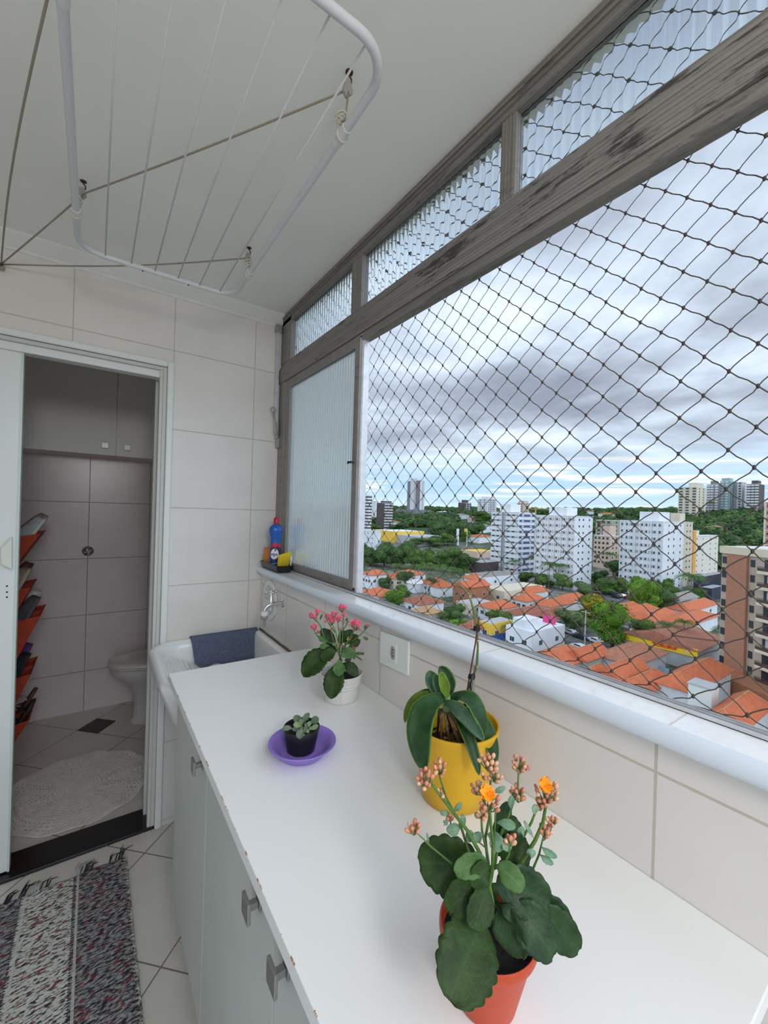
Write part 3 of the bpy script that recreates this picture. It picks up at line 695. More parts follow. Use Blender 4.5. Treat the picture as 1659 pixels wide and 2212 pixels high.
for i, ((hx_, hy_), rx_, ry_, where) in enumerate(hooks[:3]):
    h_ = empty('pulley', (hx_, hy_, CEIL), 'grey rope pulley of the rack on a rusty ceiling hook, ' + where, 'pulley', 'rack pulleys on the ceiling')
    mb = MB(); mb.lathe([(0.009, -0.0015), (0.009, 0.0)], (hx_, hy_, CEIL - 0.0002), 12)
    mb.tube([(hx_, hy_, CEIL), (hx_, hy_, CEIL - 0.008), (hx_ + 0.006, hy_, CEIL - 0.014), (hx_ + 0.006, hy_, CEIL - 0.022), (hx_, hy_, CEIL - 0.027), (hx_ - 0.006, hy_, CEIL - 0.022)], 0.002, 6); mb.build('hook', M_rust, h_, smooth=True)
    mb = MB(); mb.prism([(hx_ - 0.010, CEIL - 0.024), (hx_ + 0.002, CEIL - 0.020), (hx_ + 0.010, CEIL - 0.046), (hx_ - 0.006, CEIL - 0.064), (hx_ - 0.016, CEIL - 0.052)], hy_ - 0.004, hy_ + 0.004, axis=1)
    mb.build('pulley_block', M_pul, h_, bevel=0.001)
    top = Vector((hx_, hy_, CEIL - 0.040)); bt = Vector((rx_, ry_, RZt + 0.010))
    rp = rk
    pts = [top + (anchor - top) * (k / 16) + Vector((0, 0, -0.018 * math.sin(PI * k / 16) * (1 if i != 2 else .2))) for k in range(17)]
    if i == 0:
        mid_ = Vector((-0.045, 1.625, CEIL - 0.042)); pts = [top.lerp(mid_, k / 12) + Vector((0, 0, -0.006 * math.sin(PI * k / 12))) for k in range(13)] + [mid_.lerp(anchor, k / 8) for k in range(1, 9)]
    rope = MB().tube(pts, 0.0027, 6).build('rope', M_rope, rp, smooth=True)
    mb = MB(); mb.tube([top, top.lerp(bt, 0.5) + Vector((0.002, 0, 0)), bt], 0.0026, 6)
    mb.build('rope_drop', M_rope, rp, smooth=True)
    kn = MB()
    for k in range(3): kn.tube([bt + Vector((0.009 * math.cos(a) * (1 + .2 * k), 0.006 * math.sin(a * 2 + k), 0.012 + 0.010 * k + 0.010 * math.sin(a))) for a in [j * PI / 6 for j in range(12)]], 0.0024, 6, closed=True)
    kn.tube([bt + Vector((0.0, -0.010, 0.012)), bt + Vector((-0.006, -0.022, 0.010)), bt + Vector((-0.010, -0.030, 0.004))], 0.002, 5)
    kn.tube([bt + Vector((0.012 * math.cos(a), 0.0, -0.010 + 0.013 * math.sin(a))) for a in [j * PI / 6 for j in range(12)]], 0.0026, 6, closed=True)
    kn.build('knot', bpy.data.materials.get('pale_knot') or mat('pale_knot', (0.55, 0.52, 0.45), 0.9), rp, smooth=True)
t0 = Vector((-0.053, 0.851, CEIL - 0.045))
MB().tube([t0 + (anchor - t0) * (k / 12) + Vector((-0.016 * math.sin(PI * k / 12), 0, -0.005 * math.sin(PI * k / 12))) for k in range(13)], 0.0027, 6).build('rope', M_rope, rk, smooth=True)
hk = empty('rope_hook', (anchor.x, FY, 2.39), 'small metal hook on the far wall where the rack ropes gather', 'hook')
mb = MB(); mb.tube([(anchor.x, FY, 2.396), (anchor.x, FY - 0.022, 2.396), (anchor.x, FY - 0.030, 2.385), (anchor.x, FY - 0.024, 2.374)], 0.003, 8); mb.build('hook_body', M_rust, hk, smooth=True)
MB().ball((anchor.x, FY - 0.020, 2.378), (0.012, 0.010, 0.010), 10, 8).build('knot', M_rope, hk, smooth=True)

# ------------------------------------------------------------------ rug
M_rug = mat('rug_rag', (0.3, 0.3, 0.3), 0.95); t, b = parts_of(M_rug); p = worldpos(t); x, y, z = t.sep(p)
wp = t.comb(t.math('ADD', t.math('MULTIPLY', x, 52.0), t.math('MULTIPLY', y, -34.0)), t.math('MULTIPLY', y, 125.0), 0.0)
a = t.noise(wp, 1.0, 2, 0.5); wp2 = t.vmath('ADD', wp, (31.0, 17.0, 5.0)); c2 = t.noise(wp2, 0.9, 2, 0.5)
lightc = t.ramp(a, [(0.36, (0.035, 0.035, 0.05)), (0.42, (0.16, 0.165, 0.18)), (0.46, (0.55, 0.56, 0.52)), (0.60, (0.72, 0.73, 0.68)), (0.66, (0.42, 0.42, 0.40))])
darkc = t.ramp(a, [(0.38, (0.02, 0.02, 0.03)), (0.46, (0.09, 0.09, 0.11)), (0.52, (0.24, 0.25, 0.25)), (0.60, (0.42, 0.43, 0.42)), (0.68, (0.12, 0.12, 0.13))])
midband = t.math('MULTIPLY', t.math('GREATER_THAN', x, -0.190), t.math('LESS_THAN', x, -0.030))
cc = t.mix(midband, darkc, lightc)
cc = t.mix(t.math('MULTIPLY', t.smooth(c2, 0.58, 0.62), 0.85), cc, (0.20, 0.03, 0.04))
ln = t.math('MAXIMUM', grout_lines(t, x, -0.030, 9.0, 0.006), grout_lines(t, x, -0.190, 9.0, 0.006))
cc = t.mix(t.math('MULTIPLY', ln, t.smooth(t.math('SINE', t.math('MULTIPLY', y, 700.0)), -0.3, 0.3)), cc, (0.05, 0.05, 0.07))
ln2 = t.math('MAXIMUM', grout_lines(t, x, -0.018, 9.0, 0.008), grout_lines(t, x, -0.178, 9.0, 0.008))
cc = t.mix(t.math('MULTIPLY', ln2, 0.8), cc, (0.60, 0.60, 0.55))
t.put(b.inputs['Base Color'], cc)
bn = t.new('ShaderNodeBump'); bn.inputs['Distance'].default_value = 0.006; bn.inputs['Strength'].default_value = 0.8; t.put(bn.inputs['Height'], a); t.l.new(bn.outputs[0], b.inputs['Normal'])
rug = empty('rag_rug', (-0.14, 1.4, 0), 'rag rug woven in white, grey, black and burgundy, with dark fringe, on the tiled floor', 'rug')
rows = []
for i in range(90):
    yy = 2.040 - 1.44 * i / 89; row = []
    for j in range(60):
        u = j / 59; xr = 0.140 + 0.010 * i / 89 + 0.003 * math.sin(i * 1.9)
        xx = -0.56 + (xr + 0.56) * u
        zz_ = 0.007 + 0.003 * noise.noise(Vector((xx * 30, yy * 60, 0)))
        if j in (0, 59) or i in (0, 89): zz_ = 0.0015
        row.append(Vector((xx, yy + 0.004 * math.sin(xx * 40) * (1 if i == 0 else 0), zz_)))
    rows.append(row)
MB().grid(rows).build('woven_field', M_rug, rug, smooth=True)
M_fr = mat('fringe_dark', (0.018, 0.018, 0.03), 0.9); M_fl = mat('fringe_pale', (0.45, 0.44, 0.44), 0.9)
rnd = random.Random(3)
for gx, n_, L, mm in ((0.128, 4, 0.075, M_fr), (0.098, 4, 0.05, M_fr), (0.02, 3, 0.045, M_fr), (-0.008, 3, 0.06, M_fr), (-0.022, 4, 0.07, M_fl), (-0.125, 3, 0.05, M_fr), (-0.150, 4, 0.06, M_fl), (-0.185, 5, 0.07, M_fr), (-0.235, 5, 0.06, M_fr)):
    mb = MB()
    for k in range(n_):
        a = rnd.uniform(0.05, 1.0); xx = gx + rnd.uniform(-0.012, 0.012); LL = L * rnd.uniform(0.7, 1.2)
        mb.tube([(xx, 2.032, 0.006), (xx + LL * 0.25 * a, 2.032 + LL * 0.5, 0.010 + 0.004 * rnd.random()), (xx + LL * 0.7 * a, 2.032 + LL * (1 - 0.3 * a), 0.004)], [0.0024, 0.0022, 0.0010], 5)
    mb.build('fringe', mm, rug, smooth=True)
mb = MB()
for k in range(96):
    yy = 2.03 - k * 0.0148; xr = 0.141 + 0.0001 * k
    mb.tube([(xr - 0.006, yy, 0.006), (xr + 0.002, yy - 0.002, 0.009), (xr + 0.005, yy - 0.008, 0.006), (xr, yy - 0.013, 0.005)], 0.0028, 5)
mb.build('looped_edge', mat('edge_loops', (0.30, 0.29, 0.28), 0.95, var=0.8, vscale=70), rug, smooth=True)

# ==================================================================== bathroom
M_bl = mat('bath_cabinet_white', (0.86, 0.85, 0.80), 0.5)
uc = empty('wall_cabinet', (0.1, 3.50, 1.82), 'white wall cabinet with two doors, high on the bathroom back wall', 'cabinet')
MB().box(-0.42, 0.86, 3.375, 3.65, 1.822, CEIL - 0.01).build('carcass', M_bl, uc)
for x0_, x1_, kx in ((-0.42, 0.109, (227, 962)), (0.113, 0.62, (275, 967))):
    dd = MB().box(x0_, x1_, 3.355, 3.374, 1.822, CEIL - 0.02).build('door', M_bl, uc, bevel=0.001)
    q = on(kx[0], kx[1], 1, 3.335)
    MB().box(q.x - 0.018, q.x + 0.018, 3.330, 3.336, q.z - 0.018, q.z + 0.018).box(q.x - 0.006, q.x + 0.006, 3.336, 3.355, q.z - 0.006, q.z + 0.006).build('knob', M_knob, dd, bevel=0.001)
vl = empty('shower_valve', (-0.03, 3.65, 1.15), 'round chrome valve knob on the bathroom back wall', 'valve')
Ry = Matrix.Rotation(PI / 2, 3, 'X')
MB().lathe([(0.036, 0.0), (0.035, 0.008), (0.020, 0.018), (0.012, 0.022), (0.012, 0.040)], (-0.03, 3.65, 1.151), 28, M=Ry).build('flange', M_chrome, vl, smooth=40)
mb = MB()
for k in range(4):
    a = k * PI / 2 + 0.4; mb.tube([(-0.03, 3.605, 1.151), (-0.03 + 0.024 * math.cos(a), 3.603, 1.151 + 0.024 * math.sin(a))], [0.007, 0.0055], 10)
mb.ball((-0.03, 3.603, 1.151), 0.012, 12, 8); mb.build('cross_knob', M_chrome, vl, smooth=True)
dr = [(0.156, 3.360), (0.051, 3.465), (-0.054, 3.350), (0.052, 3.240)]
tag(MB().prism(dr, 0.0003, 0.004).build('floor_drain_cover', mat('dark_drain', (0.045, 0.038, 0.034), 0.5), loc=(0.05, 3.35, 0)), 'dark square drain cover set in the bathroom floor tiles', 'drain cover')
# toilet
M_tl = mat('toilet_ceramic', (0.66, 0.64, 0.61), 0.18, coat=0.3)
tl = empty('toilet', (0.40, 3.30, 0), 'white toilet with its lid down, half behind the door jamb', 'toilet')
def egg(cx_, cy_, rx_, ry_, z, n=40, sq=2.3):
    pts = []
    for k in range(n):
        a = 2 * PI * k / n; c, s_ = math.cos(a), math.sin(a)
        xx = rx_ * (abs(c) ** (2 / sq)) * (1 if c > 0 else -1) * (1.0 if c < 0 else 0.9); yy = ry_ * (abs(s_) ** (2 / sq)) * (1 if s_ > 0 else -1) * (1 - 0.10 * (-c if c < 0 else 0))
        pts.append(Vector((cx_ + xx, cy_ + yy, z)))
    return pts
TYc = 3.31
rows = [egg(0.375, TYc, 0.140, 0.105, 0.0), egg(0.375, TYc, 0.140, 0.105, 0.012), egg(0.370, TYc, 0.118, 0.088, 0.03), egg(0.365, TYc, 0.110, 0.080, 0.12), egg(0.365, TYc, 0.120, 0.090, 0.20), egg(0.360, TYc, 0.160, 0.125, 0.27), egg(0.350, TYc, 0.205, 0.160, 0.325), egg(0.345, TYc, 0.228, 0.178, 0.355), egg(0.343, TYc, 0.235, 0.185, 0.392), egg(0.343, TYc, 0.225, 0.176, 0.398)]
mb = MB(); mb.grid(rows, closed=True); mb.add(rows[-1], [tuple(range(40))]); mb.add(rows[0], [tuple(range(40))]); mb.build('bowl', M_tl, tl, smooth=60)
rows = [egg(0.343, TYc, 0.228, 0.180, 0.399), egg(0.343, TYc, 0.243, 0.192, 0.403), egg(0.343, TYc, 0.245, 0.194, 0.411), egg(0.343, TYc, 0.238, 0.188, 0.416)]
mb = MB(); mb.grid(rows, closed=True); mb.add(rows[-1], [tuple(range(40))]); mb.build('seat', M_tl, tl, smooth=60)
rows = [egg(0.343, TYc, 0.236, 0.186, 0.4165), egg(0.343, TYc, 0.244, 0.193, 0.421), egg(0.343, TYc, 0.242, 0.191, 0.433), egg(0.343, TYc, 0.220, 0.172, 0.443), egg(0.343, TYc, 0.12, 0.10, 0.448)]
mb = MB(); mb.grid(rows, closed=True); mb.add(rows[-1], [tuple(range(40))]); mb.build('lid', M_tl, tl, smooth=60)
MB().box(0.60, 0.80, TYc - 0.18, TYc + 0.18, 0.38, 0.78).build('cistern', M_tl, tl, bevel=0.025, seg=4)
# crocheted doily rug: real holes between the rows of a polar mesh
M_cr = mat('crochet_cream', (0.86, 0.82, 0.76), 0.95, var=0.06, vscale=60, bump=0.001, bscale=400)
cxr, cyr = -0.035, 2.665; NRg, NSg = 44, 264; R0 = 0.325
vs = []; fs = []
def dpt(i, k):
    rr = R0 * i / NRg; a = 2 * PI * k / NSg
    sc_ = 1 + 0.030 * abs(math.sin(a * 11 / 2)) * (i / NRg) ** 3
    wv_ = 0.006 * math.sin(a * 11) * (i / NRg) ** 4
    return (cxr + rr * sc_ * math.cos(a), cyr + rr * sc_ * math.sin(a), 0.0055 + max(0, wv_) + 0.0015 * noise.noise(Vector((rr * 20 * math.cos(a), rr * 20 * math.sin(a), 0))))
for i in range(1, NRg + 1):
    for k in range(NSg): vs.append(dpt(i, k))
for i in range(1, NRg):
    for k in range(NSg):
        sect = (k % 24); hole = False
        if 6 <= i < 14: hole = (k % 4 < 2) and (i % 2 == 0)
        elif 14 <= i < 32:
            wdt = 11 - (i - 14) * 0.45
            inw = abs(sect - 12) < wdt
            hole = inw and (i % 2 == 0) and (k % 6 not in (0,)) if (abs(sect - 12) < wdt * .55) else (k % 3 == 0 and i % 3 == 0)
        elif 32 <= i < 40: hole = (k % 4 < 2) and (i % 3 == 0)
        if hole: continue
        a_ = (i - 1) * NSg + k; b_ = (i - 1) * NSg + (k + 1) % NSg
        fs.append((a_, b_, b_ + NSg, a_ + NSg))
fs.append(tuple(range(NSg)))
mb = MB(); mb.add(vs, fs)
tag(mb.build('crochet_rug', M_cr, loc=(cxr, cyr, 0), solid=0.003), 'round cream crochet rug on the bathroom floor', 'rug')
# ------------------------------------------------------------------ shoe organiser on the bathroom's left wall
M_or = mat('orange_fabric', (0.42, 0.055, 0.022), 0.8, var=0.10, vscale=30, bump=0.0008, bscale=200)
org = empty('shoe_organiser', (-0.45, 3.0, 1.4), 'orange fabric shoe organiser hanging behind the sliding door, with five slanting pockets', 'shoe organiser')
MB().box(-0.4595, -0.4560, 2.85, 3.35, 0.10, 1.55).build('backing', M_or, org)
OY = 2.92
pk = [((88, 1152), (38, 1216)), ((67, 1268), (38, 1318)), ((88, 1330), (36, 1425)), ((68, 1455), (34, 1520)), ((64, 1555), (30, 1605))]
def shoe(name, M, col_u, col_s, label, L=0.24, sandal=False):
    r_ = empty(name, M.translation, label, 'shoe')
    mu = mat('shoe_upper', col_u, 0.8, var=0.15, vscale=60); ms = mat('shoe_sole', col_s, 0.7)
    sole_o = [(0.0, 0.030), (0.03, 0.036), (0.09, 0.030), (0.15, 0.036), (0.20, 0.040), (0.235, 0.026), (0.245, 0.0)]
    ol = [(x_, w_) for x_, w_ in sole_o] + [(x_, -w_) for x_, w_ in sole_o[::-1]]
    MB().prism(ol, 0.0, 0.018, M=M).build('sole', ms, r_, bevel=0.004)
    if sandal:
        for xs in (0.06, 0.12, 0.18):
            MB().tube([M @ Vector((xs, 0.036 * math.cos(a), 0.018 + 0.035 * math.sin(a))) for a in [PI * k / 8 for k in range(9)]], 0.005, 6).build('strap', mu, r_, smooth=True)
        return r_
    rows = []
    for xs, hw, hh in ((0.004, 0.024, 0.075), (0.03, 0.031, 0.082), (0.07, 0.029, 0.080), (0.105, 0.030, 0.068), (0.145, 0.034, 0.055), (0.19, 0.037, 0.045), (0.225, 0.027, 0.034), (0.243, 0.008, 0.024)):
        rows.append([M @ Vector((xs, hw * math.cos(a) * (1 - 0.25 * math.sin(a)), 0.016 + hh * math.sin(a) ** 0.8)) for a in [PI * k / 10 for k in range(11)]])
    MB().grid(rows).build('upper', mu, r_, smooth=True, solid=0.004)
    MB().tube([M @ Vector((0.10 + 0.014 * k, 0.016 * (-1) ** k, 0.088 - 0.011 * k)) for k in range(5)], 0.0022, 5).build('laces', mat('laces', tuple(min(1, c * 1.6 + .1) for c in col_u), 0.8), r_)
    return r_
shoes = [
 [((0.42, 0.42, 0.44), (0.60, 0.58, 0.54), 'pale grey trainer with a white sole in the top orange pocket, nearer the door', 0), ((0.30, 0.27, 0.25), (0.35, 0.33, 0.30), 'brown and grey trainer in the top orange pocket, at the back', 0)],
 [((0.30, 0.24, 0.17), (0.45, 0.38, 0.28), 'tan brown shoe in the second orange pocket, nearer the door', 0), ((0.14, 0.05, 0.05), (0.06, 0.04, 0.04), 'dark red shoe in the second orange pocket, at the back', 0)],
 [((0.07, 0.065, 0.075), (0.10, 0.09, 0.09), 'black shoe with its heel up in the middle pocket', 0), ((0.62, 0.60, 0.56), (0.5, 0.48, 0.45), 'cream canvas shoe in the middle pocket', 0)],
 [((0.015, 0.015, 0.018), (0.02, 0.02, 0.02), 'black pointed shoe in the fourth pocket', 0), ((0.10, 0.045, 0.20), (0.12, 0.06, 0.18), 'purple shoe in the fourth pocket', 0)],
 [((0.02, 0.02, 0.02), (0.03, 0.025, 0.025), 'black strappy sandal in the lowest orange pocket', 1), ((0.50, 0.46, 0.36), (0.10, 0.06, 0.04), 'sandal with cream straps in the lowest orange pocket', 1)]]
for i, ((tx, ty), (bx_, by_)) in enumerate(pk):
    a_ = on(tx, ty, 1, OY); b_ = on(bx_, by_, 1, OY)
    dvx = Vector((a_.x - b_.x, 0, a_.z - b_.z)); sl = dvx.x / max(1e-3, dvx.z)
    xw = -0.455; zb = b_.z - (b_.x - xw) / sl
    mb = MB()
    for yy0, yy1 in ((OY, OY + 0.15), (OY + 0.16, OY + 0.31)):
        pts = [(xw, zb), (a_.x, a_.z), (xw, a_.z - 0.03)]
        mb.prism([(xw, zb), (a_.x, a_.z), (a_.x - 0.006, a_.z), (xw, zb + 0.02)], yy0, yy1, axis=1)
        mb.prism([(xw, zb), (a_.x, a_.z), (xw, a_.z - 0.04)], yy0 - 0.001, yy0 + 0.001, axis=1)
        mb.prism([(xw, zb), (a_.x, a_.z), (xw, a_.z - 0.04)], yy1 - 0.001, yy1 + 0.001, axis=1)
    mb.build('pocket', M_or, org)
    tz = math.atan2(dvx.x, dvx.z)
    for k, (cu_, cs_, lab, sd) in enumerate(shoes[i]):
        Mx = Matrix.Translation((a_.x - 0.100 - 0.006 * k, OY + 0.05 + 0.15 * k, a_.z - 0.135 + 0.012 * k)) @ Matrix.Rotation(-(PI / 2 - tz) - 0.0, 4, 'Y') @ Matrix.Rotation(0.10, 4, 'Z')
        shoe('sandal' if sd else 'shoe', Mx, cu_, cs_, lab, sandal=bool(sd))

# ==================================================================== plants on the worktop
def leaf_mat(name, dark, light, edge=None, rough=0.5, mid=0.25):
    """leaf colour varies softly over the blade; attribute-free, uses UV-like generated noise"""
    m_ = mat(name, dark, rough, spec=0.22); t, b = parts_of(m_); p = worldpos(t)
    n = t.noise(p, 45.0, 3, 0.5); n2 = t.noise(p, 260.0, 3, 0.6)
    at = t.new('ShaderNodeAttribute', attribute_name='leafuv').outputs['Vector']; u, v, w_ = t.sep(at)
    c = t.mix(t.smooth(n, 0.3, 0.7), dark, light)
    c = t.mix(t.smooth(t.math('ABSOLUTE', v), 0.10, 0.0, 0.0, mid), c, tuple(min(1, k * 1.7) for k in light))
    if edge: c = t.mix(t.smooth(t.math('ABSOLUTE', v), 0.86, 1.0, 0.0, 0.85), c, edge)
    c = t.mix(t.smooth(n2, 0.35, 0.65, 0.0, 0.25), c, tuple(k * 0.75 for k in dark))
    t.put(b.inputs['Base Color'], c)
    bn = t.new('ShaderNodeBump'); bn.inputs['Distance'].default_value = 0.0006
    vein = t.math('SINE', t.math('MULTIPLY', t.math('ADD', u, t.math('MULTIPLY', t.math('ABSOLUTE', v), -0.35)), 44.0))
    t.put(bn.inputs['Height'], t.math('ADD', t.math('MULTIPLY', vein, 0.07), n2)); t.l.new(bn.outputs[0], b.inputs['Normal'])
    b.inputs['Subsurface Weight'].default_value = 0.0
    return m_
def leaf(parent, m_, B, C, Tp, W, nrm, prof='obovate', lobes=0, amp=0.06, cup=0.10, th=0.0010, nu=20, nv=8, twist=0.0, petiole=True, name='leaf'):
    B, C, Tp, nrm = Vector(B), Vector(C), Vector(Tp), Vector(nrm).normalized()
    rows = []; uv = []; L = (Tp - B).length
    for i in range(nu + 1):
        u = i / nu; p = B * (1 - u) ** 2 + C * 2 * u * (1 - u) + Tp * u * u
        tg = ((C - B) * (1 - u) + (Tp - C) * u).normalized()
        sd = tg.cross(nrm); sd = sd.normalized() if sd.length > 1e-5 else tg.orthogonal()
        if twist: sd = Matrix.Rotation(twist * (u - .3), 3, tg) @ sd
        up = sd.cross(tg).normalized()
        if prof == 'obovate': w_ = (math.sin(PI * min(1, u ** 1.35)) ** 0.62) if u < 1 else 0; w_ = max(w_, 0.16 * (1 - u)) if petiole else w_
        elif prof == 'round': w_ = math.sqrt(max(0, 1 - ((u - 0.56) / 0.45) ** 2)) if u > 0.12 else 0.10; w_ = max(w_, 0.13 if u < 0.98 else 0.0)
        elif prof == 'strap': w_ = min(1.0, 0.35 + 1.6 * u) * (max(0.0, 1 - max(0, (u - 0.55) / 0.45) ** 2.2)) ** 0.6
        else: w_ = math.sin(PI * u) ** 0.8
        lob = 1 + amp * (abs(math.sin(lobes * PI * u)) - 0.6) if lobes and u > 0.2 else 1
        r_ = []
        for j in range(nv + 1):
            v = -1 + 2 * j / nv; hw = W / 2 * w_ * (lob if abs(v) > 0.5 else 1)
            wob = 0.02 * W * math.sin(u * 11 + v * 3)
            r_.append(p + sd * hw * v + up * (cup * W * (v * v - 0.3) * w_ + wob * v * v)); uv.append((u, v, 0))
        rows.append(r_)
    # rounded, lobed tip: pull the last rows into an arc
    mb = MB(); mb.grid(rows); me = mb.mesh(name, m_)
    at = me.attributes.new('leafuv', 'FLOAT_VECTOR', 'POINT'); at.data.foreach_set('vector', [k for q in uv for k in q])
    bm = bmesh.new(); bm.from_mesh(me); bmesh.ops.recalc_face_normals(bm, faces=bm.faces); bm.to_mesh(me); bm.free()
    me.polygons.foreach_set('use_smooth', [True] * len(me.polygons))
    o = bpy.data.objects.new(name, me); COL.objects.link(o); o.parent = parent; o.matrix_parent_inverse = parent.matrix_basis.inverted()
    q = o.modifiers.new('thickness', 'SOLIDIFY'); q.thickness = th; q.offset = 0
    return o
def lerp(a, b_, t_): return a + (b_ - a) * t_
TOCAM = -fwd
M_soil = mat('potting_soil', (0.010, 0.007, 0.006), 0.95, var=0.6, vscale=150, bump=0.003, bscale=160)
def pot(root, c, rb, rt, z0, z1, th, m_, rim=None, soil=0.78, name='pot', extra=None):
    prof = [(rb * 0.92, z0 + 0.0006), (rb, z0 + 0.002)]
    if rim: prof += [(lerp(rb, rt - rim[0], .93), z1 - rim[1] - 0.002), (rt - 0.001, z1 - rim[1]), (rt, z1 - rim[1] + 0.003), (rt, z1 - 0.003), (rt - 0.0015, z1)]
    else: prof += [(lerp(rb, rt, .5), (z0 + z1) / 2), (rt, z1 - 0.002), (rt - 0.001, z1)]
    prof += [(rt - th, z1 - 0.0005), (rt - th - 0.0015, z1 - 0.004)]
    zs_ = z0 + (z1 - z0) * soil; prof += [(lerp(rb, rt, soil) - th, zs_ - 0.004), (0.001, zs_ - 0.004)]
    o = MB().lathe(prof, (c[0], c[1], 0), 56).build(name, m_, root, smooth=40)
    rs_ = lerp(rb, rt, soil) - th; rows = []
    for i in range(10):
        r_ = rs_ * (1.02 - i / 9 * 1.0); rows.append([Vector((c[0] + r_ * math.cos(a), c[1] + r_ * math.sin(a), zs_ + 0.003 * noise.noise(Vector((r_ * 90 * math.cos(a), r_ * 90 * math.sin(a), 1))))) for a in [2 * PI * k / 40 for k in range(40)]])
    MB().grid(rows, closed=True).build('soil', M_soil, root, smooth=True)
    return o

# ------------------------------------------------------------------ orange kalanchoe in the terracotta-coloured pot
kc = (0.3865, 0.3155)
ok_ = empty('potted_kalanchoe', (kc[0], kc[1], WT), 'orange-budded kalanchoe with large dark leaves in an orange-red plastic pot, nearest the camera', 'potted plant')
M_pot_o = mat('orange_red_plastic', (0.46, 0.055, 0.016), 0.45)
pot(ok_, kc, 0.0340, 0.0560, WT, 1.024, 0.0025, M_pot_o, rim=(0.004, 0.012), soil=0.82)
z3 = lambda x, y, dp: PD(860 + x / 3.614, 1600 + y / 3.614, dp)
M_kl = leaf_mat('kalanchoe_leaf', (0.014, 0.036, 0.007), (0.032, 0.068, 0.013), rough=0.48)
M_kd = leaf_mat('kalanchoe_leaf_bluish', (0.014, 0.036, 0.012), (0.032, 0.068, 0.024), rough=0.42)
M_ks = leaf_mat('kalanchoe_young_leaf', (0.045, 0.100, 0.026), (0.090, 0.170, 0.055), rough=0.5)
M_kp = leaf_mat('kalanchoe_bract', (0.12, 0.22, 0.13), (0.22, 0.34, 0.22), rough=0.5)
D0 = 0.455; SC = 1 / 3.614
def kleaf(b_, c_, t_, W, db, dt, m_, prof='round', lobes=7, tilt=(0, 0), amp=0.085, cup=0.10, twist=0.0):
    p0, p1, p2 = z3(*b_, db), z3(*c_, (db + dt) / 2 - 0.006), z3(*t_, dt)
    n_ = TOCAM + right * tilt[0] + Vector((0, 0, 1)) * (0.35 + tilt[1])
    leaf(ok_, m_, p0, p1, p2, W * SC * ((db + dt) / 2) / FPX, n_, prof, lobes, amp, cup, twist=twist, nu=28)
kleaf((700, 1110), (440, 930), (165, 960), 400, 0.465, 0.475, M_kl, tilt=(-0.35, 0.1), amp=0.10)
kleaf((680, 1330), (560, 1650), (400, 2030), 475, 0.452, 0.395, M_kl, tilt=(-0.2, 0.0), amp=0.11, cup=0.06)
kleaf((715, 1120), (640, 1300), (590, 1480), 215, 0.450, 0.425, M_kl, lobes=5)
kleaf((700, 1110), (560, 1150), (385, 1330), 250, 0.455, 0.440, M_kl, lobes=5, tilt=(-.3, 0))
kleaf((720, 990), (600, 930), (445, 1035), 165, 0.440, 0.430, M_ks, lobes=4, tilt=(-.3, 0.3))
kleaf((720, 985), (640, 1010), (610, 1155), 165, 0.438, 0.425, M_kl, lobes=4)
kleaf((755, 985), (860, 1010), (975, 1165), 165, 0.440, 0.425, M_ks, lobes=4, tilt=(.3, 0.1))
kleaf((725, 1140), (930, 1120), (1185, 1270), 330, 0.455, 0.450, M_kd, tilt=(0.3, 0.1), lobes=7)
kleaf((770, 1270), (850, 1450), (960, 1700), 250, 0.452, 0.425, M_kd, lobes=6, tilt=(-.5, 0), twist=0.5)
kleaf((850, 1290), (1050, 1400), (1210, 1690), 310, 0.448, 0.425, M_kd, lobes=7, tilt=(.35, 0), twist=-0.3)
kleaf((1000, 1300), (1230, 1420), (1410, 1640), 260, 0.462, 0.455, M_kd, lobes=6, tilt=(.2, 0))
kleaf((1050, 1230), (1230, 1300), (1350, 1500), 190, 0.468, 0.462, M_kd, lobes=5, tilt=(.4, 0))
kleaf((800, 1280), (860, 1330), (945, 1415), 100, 0.446, 0.438, M_kd, lobes=4, tilt=(.4, 0))
kleaf((800, 960), (880, 900), (1010, 790), 260, 0.490, 0.500, M_kl, lobes=6)
kleaf((790, 900), (780, 700), (860, 480), 130, 0.505, 0.515, M_kd, lobes=5)
kleaf((850, 850), (880, 720), (935, 620), 190, 0.500, 0.515, M_kl, lobes=6)
kleaf((950, 1080), (990, 1010), (1000, 990), 110, 0.478, 0.480, M_kl, lobes=4)
kleaf((760, 1180), (740, 1240), (720, 1290), 120, 0.470, 0.462, M_kl, lobes=3)
for b_, c_, t_, W in (((700, 735), (760, 740), (795, 870), 110), ((770, 640), (850, 640), (915, 680), 75), ((800, 780), (840, 790), (870, 860), 80), ((400, 570), (370, 560), (330, 572), 40),
        ((490, 670), (440, 690), (385, 715), 85), ((1000, 880), (1030, 870), (1072, 885), 60), ((1110, 890), (1150, 930), (1212, 965), 50), ((1120, 830), (1170, 880), (1240, 910), 50),
        ((745, 400), (790, 395), (835, 362), 42), ((690, 380), (650, 350), (618, 312), 42), ((435, 550), (465, 530), (495, 488), 42), ((650, 600), (620, 590), (598, 565), 40),
        ((600, 760), (560, 750), (530, 730), 80), ((640, 790), (620, 760), (600, 720), 90), ((520, 660), (510, 620), (500, 575), 40), ((880, 530), (880, 490), (890, 430), 50),
        ((1060, 760), (1020, 700), (985, 625), 28), ((1070, 580), (1065, 540), (1075, 500), 45), ((240, 810), (235, 770), (225, 720), 16), ((380, 660), (370, 640), (365, 640), 40), ((940, 720), (960, 710), (985, 705), 70)):
    kleaf(b_, c_, t_, W, 0.470, 0.468, M_kp, prof='obovate', lobes=4, amp=0.12, cup=0.12)
M_st = mat('green_stem', (0.075, 0.155, 0.025), 0.5, var=0.25, vscale=60)
